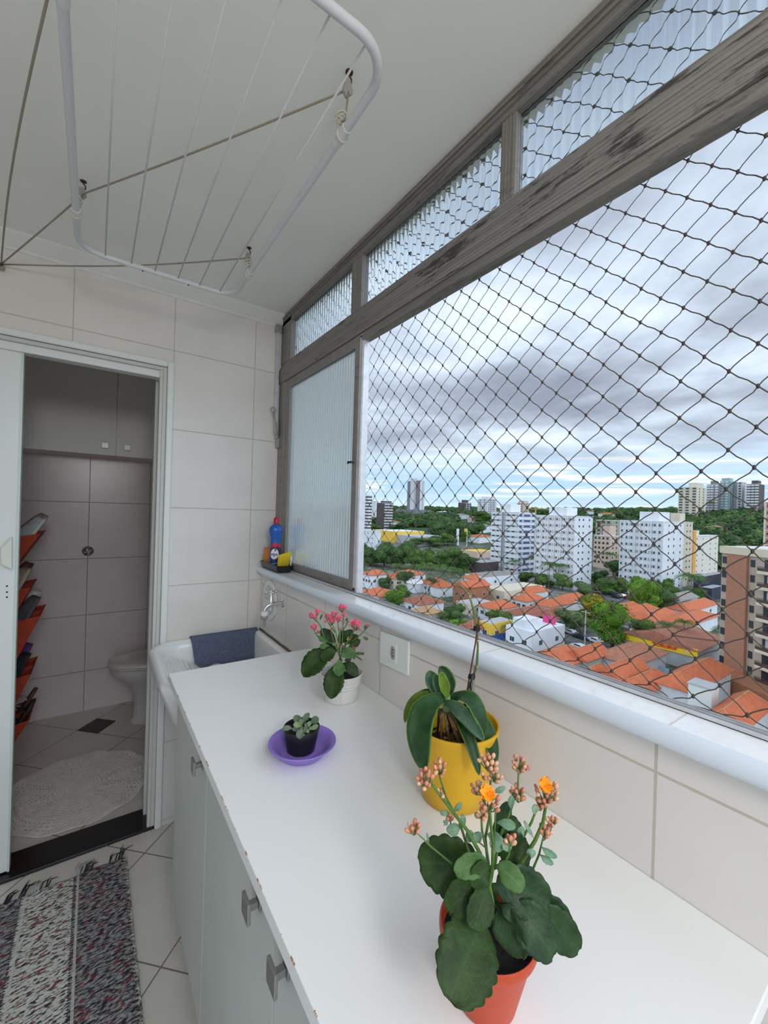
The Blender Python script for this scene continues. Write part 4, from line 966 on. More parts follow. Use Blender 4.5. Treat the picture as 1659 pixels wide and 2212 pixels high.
def kstem(pts, w0, w1, dp0, dp1):
    n = len(pts); P3 = [z3(x, y, lerp(dp0, dp1, i / (n - 1))) for i, (x, y) in enumerate(pts)]
    out = []
    for i in range(n - 1):
        for k in range(4): out.append(P3[i].lerp(P3[i + 1], k / 4))
    out.append(P3[-1]); r_ = [lerp(w0, w1, i / (len(out) - 1)) * SC * D0 / FPX / 2 for i in range(len(out))]
    return MB().tube(out, r_, 8).build('stem', M_st, ok_, smooth=True)
base = (740, 1290)
STEMS = [([base, (700, 1050), (640, 880), (540, 700), (430, 560), (340, 440), (285, 370), (245, 320)], 34, 20, .462, .455), ([(640, 1000), (555, 880), (500, 700), (480, 640)], 24, 18, .47, .468),
    ([(430, 550), (370, 430), (330, 300), (320, 250)], 18, 12, .462, .462), ([base, (712, 1130), (740, 980), (742, 800), (725, 660), (715, 540)], 36, 20, .450, .440),
    ([(720, 1050), (695, 880), (655, 700), (650, 600)], 24, 16, .468, .470), ([(700, 950), (680, 760), (720, 560), (722, 380), (720, 260)], 24, 16, .475, .478),
    ([(750, 1000), (790, 760), (880, 540), (935, 370), (940, 235)], 26, 12, .475, .485), ([(760, 1200), (930, 1000), (1070, 780), (1130, 640), (1155, 500), (1150, 440)], 36, 20, .475, .482),
    ([(980, 745), (1040, 640), (1070, 560), (1100, 510)], 22, 14, .482, .482), ([(900, 1100), (1035, 1045), (1100, 890), (1135, 745)], 24, 12, .475, .478), ([(1130, 780), (1180, 740), (1200, 660)], 12, 8, .478, .478),
    ([(420, 960), (255, 825), (200, 770), (150, 725)], 16, 9, .462, .460), ([(755, 985), (830, 950), (865, 890), (872, 820)], 18, 12, .442, .445), ([(600, 900), (480, 840), (430, 720), (400, 600)], 16, 10, .475, .475),
    ([(690, 840), (600, 770), (560, 730)], 12, 8, .468, .468), ([(760, 560), (755, 680), (750, 800)], 14, 14, .466, .466)]
for a in STEMS: kstem(*a)
M_bud = mat('salmon_bud', (0.56, 0.22, 0.13), 0.5, var=0.30, vscale=180); M_bud2 = mat('peach_bud', (0.66, 0.36, 0.22), 0.5, var=0.2, vscale=180)
M_cal = mat('bud_calyx', (0.13, 0.20, 0.06), 0.6); M_fl_o = mat('orange_petal', (0.95, 0.30, 0.01), 0.5, var=0.15, vscale=300)
def cluster(root, c, rad, n, dp, rnd, zf, scale, mb_mats, flower=None, axis_up=True, sz=(0.0052, 0.0072)):
    """umbel of buds on short pedicels"""
    mb = MB(); cen = zf(c[0], c[1], dp); foot = cen + Vector((0, 0, -1)) * rad * 0.9 + fwd * 0.0
    pts = []
    tries = 0
    while len(pts) < n and tries < 400:
        tries += 1
        v = Vector((rnd.gauss(0, 1), rnd.gauss(0, 1), rnd.gauss(0, .8) + 0.25)).normalized() * rad * rnd.uniform(0.55, 1.0)
        v.z *= 0.85; p = cen + v
        if all((p - q).length > sz[0] * 1.02 for q in pts): pts.append(p)
    for p in pts:
        dv = (p - foot).normalized(); q = Vector((0, 0, 1)).rotation_difference(dv).to_matrix()
        s_ = rnd.uniform(0.75, 1.05)
        mb.tube([foot, foot.lerp(p, .5) + Vector((0, 0, -.001)), p], [0.0010, 0.0007, 0.0007], 5, mi=1)
        mb.ball(p + dv * sz[1] * .05, (sz[0] / 2 * s_, sz[0] / 2 * s_, sz[1] / 2 * s_), 10, 7, mi=0 if rnd.random() < .7 else 2, M=q)
        mb.ball(p - dv * sz[1] * .38, (sz[0] / 2.5 * s_, sz[0] / 2.5 * s_, sz[1] / 5), 8, 5, mi=1, M=q)
    return mb.build('bud_cluster', mb_mats, root, smooth=True, fix=False), cen, foot
rnd = random.Random(11)
mm = [M_bud, M_cal, M_bud2]
for (cx_, cy_), rad, n_, dp in (((225, 290), 0.0115, 16, .453), ((325, 205), 0.0095, 11, .461), ((705, 170), 0.0105, 14, .477), ((752, 275), 0.0075, 8, .475), ((945, 185), 0.0100, 12, .485), ((940, 420), 0.0100, 11, .479),
        ((620, 370), 0.0080, 8, .450), ((705, 470), 0.0125, 16, .441), ((665, 580), 0.0060, 6, .445), ((1155, 400), 0.0155, 24, .481), ((1110, 500), 0.0070, 7, .480), ((1145, 712), 0.0070, 8, .478), ((1203, 630), 0.0065, 7, .478),
        ((125, 685), 0.0075, 9, .460), ((875, 775), 0.0065, 6, .443), ((335, 405), 0.0045, 4, .460), ((400, 600), 0.0040, 4, .474), ((668, 275), 0.0035, 2, .474)):
    cluster(ok_, (cx_, cy_), rad, n_, dp, rnd, z3, SC, mm)
    if (cx_, cy_) in ((705, 470), (1155, 400)):
        fc = z3(cx_ - 15, cy_ - (55 if cx_ < 1000 else 45), dp - 0.014); up_ = (TOCAM + Vector((0, 0, 1.0))).normalized(); q = Vector((0, 0, 1)).rotation_difference(up_).to_matrix()
        mb = MB()
        for k in range(9):
            a = 2 * PI * k / 9 + .3; tl_ = 0.35 + 0.3 * (k % 2); rows = []
            for i in range(6):
                u = i / 5; w_ = 0.0034 * math.sin(PI * (0.12 + 0.85 * u)); r_ = 0.0085 * u
                ce = Vector((r_ * math.cos(a), r_ * math.sin(a), 0.006 * u * tl_ * 2)); sd = Vector((-math.sin(a), math.cos(a), 0))
                rows.append([fc + q @ (ce + sd * w_ * v + Vector((0, 0, 0.0008 * v * v))) for v in (-1, -.5, 0, .5, 1)])
            mb.grid(rows)
        mb.build('open_flower', M_fl_o, ok_, smooth=True, solid=0.0004)

# ------------------------------------------------------------------ orchid in the tall yellow pot
oc = (0.600, 0.585)
orc = empty('potted_orchid', (oc[0], oc[1], WT), 'orchid without flowers, one bare curved stem tied to a stake, in a tall yellow pot', 'potted plant')
M_yel = mat('yellow_glaze', (0.66, 0.37, 0.009), 0.40, spec=0.5)
prof = [(0.058, WT + 0.0008), (0.063, WT + 0.004), (0.0665, 0.97), (0.0735, 1.02), (0.0805, 1.062), (0.0845, 1.079), (0.0858, 1.0835), (0.0845, 1.0868), (0.0815, 1.0868), (0.0795, 1.083), (0.077, 1.06), (0.070, 1.03), (0.001, 1.029)]
MB().lathe(prof, (oc[0], oc[1], 0), 72).build('pot', M_yel, orc, smooth=50)
M_bark = mat('bark_chips', (0.050, 0.022, 0.012), 0.85, var=0.6, vscale=120)
mb = MB(); rnd = random.Random(5)
for k in range(110):
    a = rnd.uniform(0, 2 * PI); r_ = 0.064 * math.sqrt(rnd.random()); Mx = Matrix.Rotation(rnd.uniform(0, 6), 3, 'Z') @ Matrix.Rotation(rnd.uniform(0, 6), 3, 'X')
    s1, s2, s3 = rnd.uniform(.004, .009), rnd.uniform(.003, .006), rnd.uniform(.002, .004)
    mb.box(-s1, s1, -s2, s2, -s3, s3, M=Matrix.Translation((oc[0] + r_ * math.cos(a), oc[1] + r_ * math.sin(a), 1.034 + rnd.uniform(0, 0.010))) @ Mx.to_4x4())
mb.build('bark', M_bark, orc, bevel=0.0008, seg=1)
M_root = mat('orchid_root', (0.13, 0.085, 0.04), 0.8, var=0.4, vscale=90)
z2 = lambda x, y, dp: PD(850 + x / 3.881, 1230 + y / 3.881, dp)
S2 = 1 / 3.881
crown = z2(448, 1130, 0.775)
for k in range(9):
    a = 2 * PI * k / 9 + .2; r_ = rnd.uniform(0.02, 0.05)
    MB().tube([crown + Vector((0, 0, -0.012)), crown + Vector((0.4 * r_ * math.cos(a), 0.4 * r_ * math.sin(a), -0.018)), Vector((oc[0] + r_ * math.cos(a), oc[1] + r_ * math.sin(a), 1.036))], [0.003, 0.0028, 0.0022], 6).build('root', M_root, orc, smooth=True)
M_ol = leaf_mat('orchid_leaf', (0.014, 0.045, 0.014), (0.028, 0.072, 0.022), edge=(0.12, 0.22, 0.03), rough=0.34, mid=-0.0)
M_oll = leaf_mat('orchid_leaf_pale', (0.035, 0.085, 0.045), (0.075, 0.140, 0.085), edge=(0.10, 0.20, 0.04), rough=0.38, mid=0.1)
M_oly = leaf_mat('orchid_leaf_yellowish', (0.07, 0.125, 0.012), (0.12, 0.19, 0.02), edge=(0.20, 0.26, 0.03), rough=0.4, mid=0.1)
def ol(b_, c_, t_, W, d0, dc, dt, m_, n_, cup=0.16, twist=0.0):
    leaf(orc, m_, z2(*b_, d0), z2(*c_, dc), z2(*t_, dt), W * S2 * ((d0 + dt) / 2) / FPX, n_, 'strap', 0, 0, cup, th=0.0018, nu=26, twist=twist)
up = Vector((0, 0, 1))
ol((425, 1075), (120, 1120), (262, 1695), 225, .770, .715, .690, M_ol, TOCAM + up * .5 - right * .5, cup=.12)
ol((425, 1070), (150, 980), (95, 1285), 92, .790, .780, .770, M_oly, TOCAM * .4 + up - right * .3)
ol((420, 1060), (260, 990), (165, 1090), 70, .800, .810, .815, M_ol, TOCAM * .3 + up)
ol((470, 1100), (690, 960), (765, 1420), 195, .775, .745, .730, M_ol, TOCAM * .6 + up * .7 + right * .6, cup=.14)
ol((430, 1120), (560, 1130), (755, 1435), 120, .765, .735, .715, M_oll, TOCAM + up * .3 - right * .3, cup=.14)
ol((500, 1200), (640, 1330), (718, 1725), 100, .770, .735, .705, M_ol, TOCAM + right * .2)
ol((560, 1180), (800, 1250), (850, 1640), 170, .790, .775, .755, M_ol, TOCAM + right * .7)
ol((450, 1075), (330, 980), (300, 850), 130, .785, .790, .800, M_oll, TOCAM + up * .3)
ol((455, 1070), (490, 930), (385, 815), 125, .795, .805, .815, M_ol, TOCAM + up * .2)
ol((445, 1075), (380, 1000), (345, 880), 95, .775, .778, .780, M_oll, TOCAM + up * .3)
ol((450, 1070), (430, 990), (392, 862), 92, .765, .765, .765, M_oly, TOCAM + right * .4)
ol((400, 1060), (350, 1010), (315, 990), 70, .805, .812, .818, M_ol, TOCAM)
MB().tube([z2(450, 1180, .775), z2(450, 1110, .775), z2(455, 1050, .775)], [0.009, 0.008, 0.004], 12).build('crown', mat('crown_green', (0.15, 0.24, 0.08), 0.5), orc, smooth=True)
DS = 0.815
def zt(pts, r_, name, m_, dp=DS): return MB().tube([z2(x, y, dp) for x, y in pts], r_, 8).build(name, m_, orc, smooth=True)
zt([(600, 1330), (610, 1060), (645, 860), (690, 600), (705, 480), (718, 398)], 0.0016, 'brown_stake', mat('red_brown_stake', (0.10, 0.022, 0.014), 0.5))
zt([(640, 1330), (643, 1100), (660, 880)], 0.0024, 'support_rod', M_bpl, DS - .004)
P_ = [z2(x, y, DS + 0.004) for x, y in ((560, 1330), (612, 1040), (675, 880), (700, 800), (707, 660), (703, 540), (692, 470), (672, 340), (640, 230), (610, 185), (575, 145), (530, 118), (505, 108), (495, 125))]
stm = MB().tube(P_, [.0022, .0022, .0022, .0024, .0022, .0021, .0022, .0021, .0020, .0020, .0018, .0016, .0013, .0008], 10).build('flower_spike', mat('spike_green', (0.11, 0.14, 0.035), 0.5, var=0.35, vscale=40), orc, smooth=True)
for x, y in ((700, 815), (707, 600), (640, 228)): MB().tube([z2(x - 2, y + 10, DS + .004), z2(x, y - 12, DS + .004)], [0.0029, 0.0024], 8).build('node_sheath', mat('node_pale', (0.30, 0.28, 0.16), 0.6) if 'node_pale' not in bpy.data.materials else bpy.data.materials['node_pale'], orc, smooth=True)
for x, y in ((655, 900), (697, 498)):
    mb = MB(); c0 = z2(x, y, DS - .001)
    mb.box(-.006, .006, -.004, .004, -.0045, .0045, M=Matrix.Translation(c0) @ Matrix.Rotation(.3, 4, 'Y')); mb.tube([c0 + Vector((-.004, 0, .003)), c0 + Vector((.003, -.004, .008)), c0 + Vector((.008, 0, .003))], .0012, 6)
    mb.build('clip', M_bpl, orc, bevel=.001)

# ------------------------------------------------------------------ pink kalanchoe in the small white bucket
wc = (0.617, 1.075)
pk_ = empty('potted_kalanchoe', (wc[0], wc[1], WT), 'pink-flowering kalanchoe in a small white metal bucket near the laundry tub end', 'potted plant')
M_buck = mat('white_enamel', (0.70, 0.70, 0.67), 0.38)
prof = [(0.046, WT + .0015), (0.0495, WT + .001), (0.0500, WT + .004), (0.0488, WT + .005)]
for k in range(3): prof += [(0.0525 + .003 * k, 0.972 + .009 * k), (0.0517 + .003 * k, 0.9755 + .009 * k), (0.0534 + .003 * k, 0.979 + .009 * k)]
prof += [(0.0618, 1.0125), (0.0638, 1.0135), (0.0645, 1.0158), (0.0632, 1.0180), (0.0615, 1.0170), (0.0605, 1.010), (0.0565, 0.995), (0.001, 0.994)]
MB().lathe(prof, (wc[0], wc[1], 0), 56).build('bucket', M_buck, pk_, smooth=50)
MB().lathe([(0.0555, 0.996), (0.03, 0.999), (0.0, 1.0)], (wc[0], wc[1], 0), 40).build('soil', M_soil, pk_, smooth=True)
z1 = lambda x, y, dp: PD(560 + x / 4.879, 1280 + y / 4.879, dp)
S1 = 1 / 4.879; DW = 1.215
hb = z1(905, 940, 1.155); MB().tube([z1(880, 940, 1.158), z1(940, 940, 1.162), z1(930, 975, 1.160), z1(918, 945, 1.159)], 0.0013, 6).build('handle_lug', M_buck, pk_, smooth=True)
MB().tube([z1(862, 960, 1.1535), z1(860, 1195, 1.160)], 0.0005, 5).build('seam', mat('seam_grey', (0.40, 0.40, 0.39), 0.5), pk_)
def pleaf(b_, c_, t_, W, d0, dt, m_, lobes=8, prof='obovate', amp=0.10, tilt=(0, 0)):
    leaf(pk_, m_, z1(*b_, d0), z1(*c_, (d0 + dt) / 2 - .004), z1(*t_, dt), W * S1 * ((d0 + dt) / 2) / FPX, TOCAM + right * tilt[0] + up * (.4 + tilt[1]), prof, lobes, amp, 0.10, nu=26)
pleaf((780, 640), (600, 650), (468, 890), 245, 1.20, 1.17, M_kl, tilt=(-.3, 0))
pleaf((835, 740), (790, 880), (758, 1122), 215, 1.18, 1.125, M_kl)
pleaf((810, 620), (740, 630), (650, 705), 150, 1.19, 1.175, M_kl, lobes=4, tilt=(-.3, .2))
pleaf((855, 710), (830, 780), (845, 885), 130, 1.17, 1.15, M_ks, lobes=4)
pleaf((880, 750), (960, 760), (1035, 885), 120, 1.19, 1.175, M_kl, lobes=5, tilt=(.4, 0))
pleaf((860, 640), (930, 660), (1010, 600), 120, 1.19, 1.20, M_ks, lobes=4, tilt=(.3, 0))
pleaf((810, 560), (740, 480), (650, 385), 125, 1.225, 1.24, M_kd, lobes=6)
pleaf((850, 530), (920, 470), (985, 395), 105, 1.215, 1.22, M_kl, lobes=5)
pleaf((930, 590), (1000, 560), (1062, 495), 75, 1.21, 1.22, M_kl, lobes=4)
pleaf((820, 620), (780, 560), (700, 520), 110, 1.225, 1.235, M_kd, lobes=4)
pleaf((850, 560), (870, 480), (885, 395), 80, 1.235, 1.25, M_kd, lobes=4)
pleaf((900, 540), (980, 500), (1040, 450), 90, 1.23, 1.235, M_kl, lobes=4)
pleaf((740, 560), (680, 555), (638, 580), 60, 1.19, 1.185, M_ks, lobes=3)
pleaf((900, 720), (930, 700), (970, 705), 50, 1.2, 1.2, mat('dry_leaf', (0.06, 0.04, 0.03), .7), lobes=3)
for b_, c_, t_, W in (((720, 510), (670, 500), (625, 475), 55), ((985, 640), (1050, 660), (1100, 640), 22), ((990, 650), (1040, 680), (1085, 715), 20), ((1010, 640), (1000, 680), (1000, 705), 26), ((1095, 465), (1120, 490), (1150, 492), 30),
        ((1080, 650), (1090, 655), (1098, 630), 24), ((640, 290), (650, 260), (665, 225), 18), ((900, 300), (930, 260), (935, 290), 18), ((1120, 400), (1110, 360), (1125, 350), 30), ((850, 620), (880, 620), (895, 660), 30), ((840, 700), (850, 740), (870, 700), 40),
        ((880, 560), (910, 580), (905, 620), 36), ((960, 460), (980, 480), (960, 450), 26), ((600, 450), (640, 470), (655, 500), 26)):
    pleaf(b_, c_, t_, W, 1.205, 1.20, M_ks, lobes=3)
def pstem(pts, w0=13, w1=8, dp=1.205):
    P3 = [z1(x, y, dp) for x, y in pts]; r_ = [lerp(w0, w1, i / (len(P3) - 1)) * S1 * dp / FPX / 2 for i in range(len(P3))]
    MB().tube(P3, r_, 6).build('stem', M_st, pk_, smooth=True)
bs = (850, 800)
M_pk = mat('pink_petal', (0.85, 0.06, 0.17), 0.5, var=0.25, vscale=300); M_pk2 = mat('pink_bud', (0.55, 0.10, 0.10), 0.5); M_pk3 = mat('pale_bud', (0.42, 0.40, 0.20), 0.5)
pst = [[bs, (850, 640), (790, 540), (700, 520), (640, 480), (590, 430), (575, 390)], [(700, 520), (650, 360), (610, 300), (600, 260)], [(610, 310), (575, 275), (550, 255)], [(850, 640), (825, 500), (800, 400), (770, 340)],
       [(850, 600), (845, 450), (830, 330), (825, 290)], [(800, 420), (740, 340), (715, 280)], [bs, (870, 600), (880, 420), (885, 250), (880, 200)], [(882, 330), (890, 270)], [(880, 400), (925, 330), (930, 280)],
       [(870, 600), (940, 500), (980, 430), (1020, 380)], [(900, 560), (1040, 470), (1110, 400), (1135, 365)], [(850, 640), (780, 500), (755, 410)], [(850, 600), (855, 400)], [(870, 620), (945, 500)], [(850, 700), (850, 580)], [(850, 680), (800, 560)], [(880, 680), (960, 600), (1003, 590)], [(990, 645), (1050, 630), (1105, 635)], [(590, 430), (625, 420)]]
for s_ in pst: pstem(s_)
rnd = random.Random(4)
for (cx_, cy_), rad, n_, open_ in (((545, 248), .0075, 8, 1), ((612, 215), .0085, 9, 1), ((580, 368), .0090, 9, 1), ((625, 412), .0050, 5, 0), ((590, 265), .0050, 4, 1), ((718, 258), .0075, 8, 1), ((700, 300), .0050, 4, 0), ((790, 235), .0100, 11, 1), ((832, 285), .0090, 10, 1), ((765, 305), .0120, 14, 1),
        ((880, 172), .0125, 14, 1), ((890, 237), .0060, 6, 1), ((930, 300), .0050, 5, 0), ((1020, 350), .0160, 24, 1), ((985, 335), .0060, 5, 1), ((1138, 352), .0075, 8, 0), ((756, 397), .0045, 4, 0), ((857, 385), .0040, 4, 0), ((945, 490), .0055, 6, 2), ((850, 560), .0065, 7, 2), ((795, 545), .0060, 6, 2), ((1006, 583), .0050, 5, 0)):
    mm2 = [M_pk if open_ == 1 else (M_pk3 if open_ == 2 else M_pk2), M_cal, M_pk2 if open_ else M_pk]
    o_, cen, foot = cluster(pk_, (cx_, cy_), rad, n_, 1.205, rnd, z1, S1, mm2, sz=(0.0038, 0.0062))
    if open_ == 1:
        mb = MB()
        for k in range(n_):
            v = Vector((rnd.gauss(0, 1), rnd.gauss(0, 1), abs(rnd.gauss(0, 1)) + .3)).normalized(); c0 = cen + v * rad * rnd.uniform(.7, 1.1); q = Vector((0, 0, 1)).rotation_difference((v + TOCAM).normalized()).to_matrix()
            for j in range(5):
                a = 2 * PI * j / 5 + k; d0 = q @ Vector((math.cos(a), math.sin(a), .25)); d1 = q @ Vector((-math.sin(a), math.cos(a), 0))
                mb.add([c0, c0 + d0 * .0022 + d1 * .0011, c0 + d0 * .0040, c0 + d0 * .0022 - d1 * .0011], [(0, 1, 2, 3)])
        mb.build('open_flowers', M_pk, pk_, solid=0.0003)

# ------------------------------------------------------------------ little succulent in the black nursery pot, and the lilac dish
bc = (0.403, 0.872)
dish = MB().lathe([(0.045, WT + .0006), (0.050, WT + .002), (0.060, 0.952), (0.0685, 0.9625), (0.0745, 0.9655), (0.0765, 0.9675), (0.0760, 0.9695), (0.0735, 0.9695), (0.0660, 0.9655), (0.0570, 0.9545), (0.0480, 0.9450), (0.0440, 0.9430), (0.030, 0.9430), (0.0290, 0.9442), (0.0270, 0.9442), (0.026, 0.943), (0.001, 0.943)], (bc[0], bc[1], 0), 64).build('dish', mat('lilac_plastic', (0.27, 0.17, 0.58), 0.36), loc=(bc[0], bc[1], WT), smooth=50)
tag(dish, 'lilac plastic dish under the small black pot', 'dish')
sc_c = (0.404, 0.881)
su = empty('potted_succulent', (sc_c[0], sc_c[1], 0.944), 'small grey-green succulent in a black nursery pot standing in the lilac dish', 'potted plant')
pot(su, sc_c, 0.0315, 0.0415, 0.9437, 0.9985, 0.0012, mat('nursery_black', (0.010, 0.010, 0.014), 0.4), soil=0.82, name='nursery_pot')
M_su = leaf_mat('succulent_leaf', (0.085, 0.125, 0.085), (0.16, 0.21, 0.15), rough=0.6, mid=0.0); M_su2 = leaf_mat('succulent_young', (0.14, 0.21, 0.09), (0.22, 0.30, 0.15), rough=0.6)
for b_, c_, t_, W, d0, dt, m_ in (((455, 1395), (420, 1340), (362, 1308), 78, .945, .955, M_su), ((460, 1385), (480, 1320), (528, 1272), 62, .945, .955, M_su), ((540, 1385), (580, 1340), (628, 1330), 78, .94, .945, M_su), ((350, 1435), (300, 1415), (240, 1445), 52, .93, .925, M_su),
        ((470, 1465), (430, 1460), (425, 1545), 92, .92, .90, M_su), ((450, 1420), (400, 1375), (360, 1405), 62, .93, .925, M_su2), ((450, 1400), (440, 1350), (440, 1335), 50, .935, .935, M_su2), ((460, 1420), (500, 1420), (475, 1480), 40, .93, .92, M_su),
        ((530, 1430), (580, 1430), (622, 1395), 50, .925, .93, M_su2), ((525, 1420), (530, 1380), (525, 1355), 44, .93, .935, M_su2), ((520, 1430), (545, 1440), (560, 1415), 34, .925, .925, M_su2), ((515, 1440), (500, 1400), (480, 1375), 40, .93, .935, M_su), ((510, 1440), (510, 1460), (515, 1480), 34, .92, .918, M_su2), ((450, 1440), (390, 1440), (345, 1440), 46, .93, .93, M_su), ((455, 1430), (450, 1450), (440, 1425), 34, .925, .925, M_su2)):
    leaf(su, m_, z1(*b_, d0), z1(*c_, (d0 + dt) / 2), z1(*t_, dt), W * S1 * d0 / FPX, TOCAM + up * .6, 'obovate', 0, 0, 0.14, th=0.0014, nu=14, nv=6)
MB().tube([z1(455, 1500, .93), z1(455, 1440, .93), z1(455, 1400, .935)], [.0016, .0015, .001], 6).build('stem', mat('succulent_stem', (0.12, 0.12, 0.07), .7), su, smooth=True)
MB().tube([z1(520, 1500, .925), z1(522, 1440, .925)], [.0015, .001], 6).build('stem', bpy.data.materials['succulent_stem'], su, smooth=True)

# ==================================================================== the town below the window
GZ = -31.5
def terr(x, y):
    dp = Vector((x, y, 0)).dot(fwd); lat = Vector((x, y, 0)).dot(right); b_ = max(-0.1, min(1.1, lat / max(dp, 1)))
    d1 = lerp(880, 470, max(0, b_) / 0.9 if b_ < 0.9 else 1); top = lerp(4, 11, max(0, min(1, b_ / 0.9)))
    k = (dp - 235) / (d1 - 235); k = max(0, min(1, k)); k = k * 0.6 + 0.4 * k * k * (3 - 2 * k)
    return GZ + (top - GZ) * k + (0.010 * max(0, dp - d1))
rows = []
for i in range(70):
    dp = 8 + 1700 * (i / 69) ** 1.8; r_ = []
    for j in range(50):
        lat = dp * (-0.55 + 1.9 * j / 49); p_ = fwd * dp + right * lat; r_.append(Vector((p_.x, p_.y, terr(p_.x, p_.y))))
    rows.append(r_)
M_gr = mat('town_ground', (0.2, 0.2, 0.18), 0.95); t, b = parts_of(M_gr); p = worldpos(t)
n_ = t.noise(p, 0.045, 4); n2 = t.noise(p, 0.35, 4)
x, y, z = t.sep(p)
c = t.mix(t.smooth(n_, 0.45, 0.52), (0.17, 0.17, 0.165), (0.045, 0.080, 0.028)); c = t.mix(t.smooth(n2, 0.4, 0.7, 0, .5), c, (0.34, 0.31, 0.26))
c = t.mix(t.smooth(z, -30.0, -20.0), c, (0.035, 0.070, 0.022)); t.put(b.inputs['Base Color'], c)
tag(MB().grid(rows).build('ground', M_gr, smooth=True), kind='structure')
def GP(px, py, h=0.0):
    """point on the terrain (raised by h) seen at a pixel"""
    d_ = ray(px, py); z = GZ + h; t_ = (z - CZ) / d_[2] if d_[2] < -1e-4 else 1.2
    p_ = Vector((0, 0, CZ)) + d_ * max(0.02, t_)
    lo_, hi_ = 20 / FPX, 1500 / FPX
    prev = lo_
    for k in range(400):
        tt = lo_ * (hi_ / lo_) ** (k / 399); q = Vector((0, 0, CZ)) + d_ * tt
        if q.z < terr(q.x, q.y) + h: return Vector((0, 0, CZ)) + d_ * ((prev + tt) / 2)
        prev = tt
    return Vector((0, 0, CZ)) + d_ * hi_
def tilemat(name, a, b_c, sc_=3.2):
    m_ = mat(name, a, 0.85); t, b = parts_of(m_); p = t.new('ShaderNodeTexCoord').outputs['Object']; x, y, z = t.sep(p)
    w_ = t.math('SINE', t.math('MULTIPLY', t.math('ADD', x, t.math('MULTIPLY', y, 0.0)), 2 * PI * sc_)); w2 = t.math('SINE', t.math('MULTIPLY', y, 2 * PI * sc_))
    n_ = t.noise(p, 1.3, 5, 0.65); n2 = t.noise(p, 9.0, 2)
    c = t.mix(t.smooth(n_, 0.35, 0.65), a, b_c); c = t.mix(t.smooth(n2, 0.5, 0.75, 0, .45), c, tuple(k * .55 for k in a))
    c = t.mix(t.math('MULTIPLY', t.smooth(t.math('MULTIPLY', w_, w2), 0.1, 0.9), 0.25), c, tuple(k * .5 for k in a))
    t.put(b.inputs['Base Color'], c); return m_
R_or = tilemat('clay_tiles_orange', (0.62, 0.165, 0.065), (0.50, 0.13, 0.06)); R_rd = tilemat('clay_tiles_weathered', (0.36, 0.125, 0.075), (0.25, 0.09, 0.06)); R_tan = tilemat('clay_tiles_tan', (0.50, 0.30, 0.15), (0.40, 0.22, 0.11)); R_gy = tilemat('fibre_cement', (0.27, 0.24, 0.21), (0.33, 0.30, 0.27))
W_wh = mat('render_white', (0.68, 0.70, 0.72), 0.85, var=0.05, vscale=.4); W_cr = mat('render_cream', (0.62, 0.55, 0.42), 0.85, var=0.05, vscale=.4); W_gy = mat('render_grey', (0.40, 0.41, 0.42), 0.85, var=0.08, vscale=.4); W_br = mat('brick_brown', (0.36, 0.15, 0.075), 0.85, var=0.12, vscale=2)
W_pk = mat('render_peach', (0.60, 0.45, 0.36), 0.85); W_navy = mat('render_navy', (0.035, 0.045, 0.075), 0.7); W_yel = mat('render_yellow', (0.75, 0.48, 0.06), 0.8); W_blu = mat('render_blue', (0.02, 0.13, 0.50), 0.7); W_green = mat('render_pale_green', (0.50, 0.56, 0.46), .85)
G_dk = mat('window_dark', (0.035, 0.042, 0.05), 0.25); G_md = mat('window_mid', (0.13, 0.15, 0.17), 0.3); G_wf = mat('window_frame_white', (0.62, 0.64, 0.66), 0.6)

_wm = {}
def winmesh(w_, h_, style):
    k = (round(w_, 2), round(h_, 2), style)
    if k not in _wm:
        mb = MB(); mb.box(-w_ / 2, w_ / 2, -0.06, 0.03, -h_ / 2, h_ / 2, mi=0)
        if style == 'shutter': mb.box(-w_ * .46, -w_ * .02, -0.09, -0.06, -h_ * .44, h_ * .44, mi=1); mb.box(w_ * .02, w_ * .46, -0.075, -0.06, -h_ * .44, h_ * .44, mi=0)
        elif style == 'dark': mb.box(-w_ * .46, w_ * .46, -0.08, -0.06, -h_ * .44, h_ * .44, mi=1); mb.box(-w_ * .02, w_ * .02, -0.1, -0.08, -h_ * .44, h_ * .44, mi=0)
        elif style == 'plain': mb.mi = [1] * len(mb.mi)
        _wm[k] = mb.mesh('window', [G_wf, G_dk if style != 'mid' else G_md])
    return _wm[k]
def add_win(root, me, p, face):
    o = bpy.data.objects.new('window', me); COL.objects.link(o); o.parent = root; o.matrix_parent_inverse = root.matrix_basis.inverted()
    o.location = p; o.rotation_euler = (0, 0, {'-Y': 0.0, '-X': -PI / 2}[face]); return o

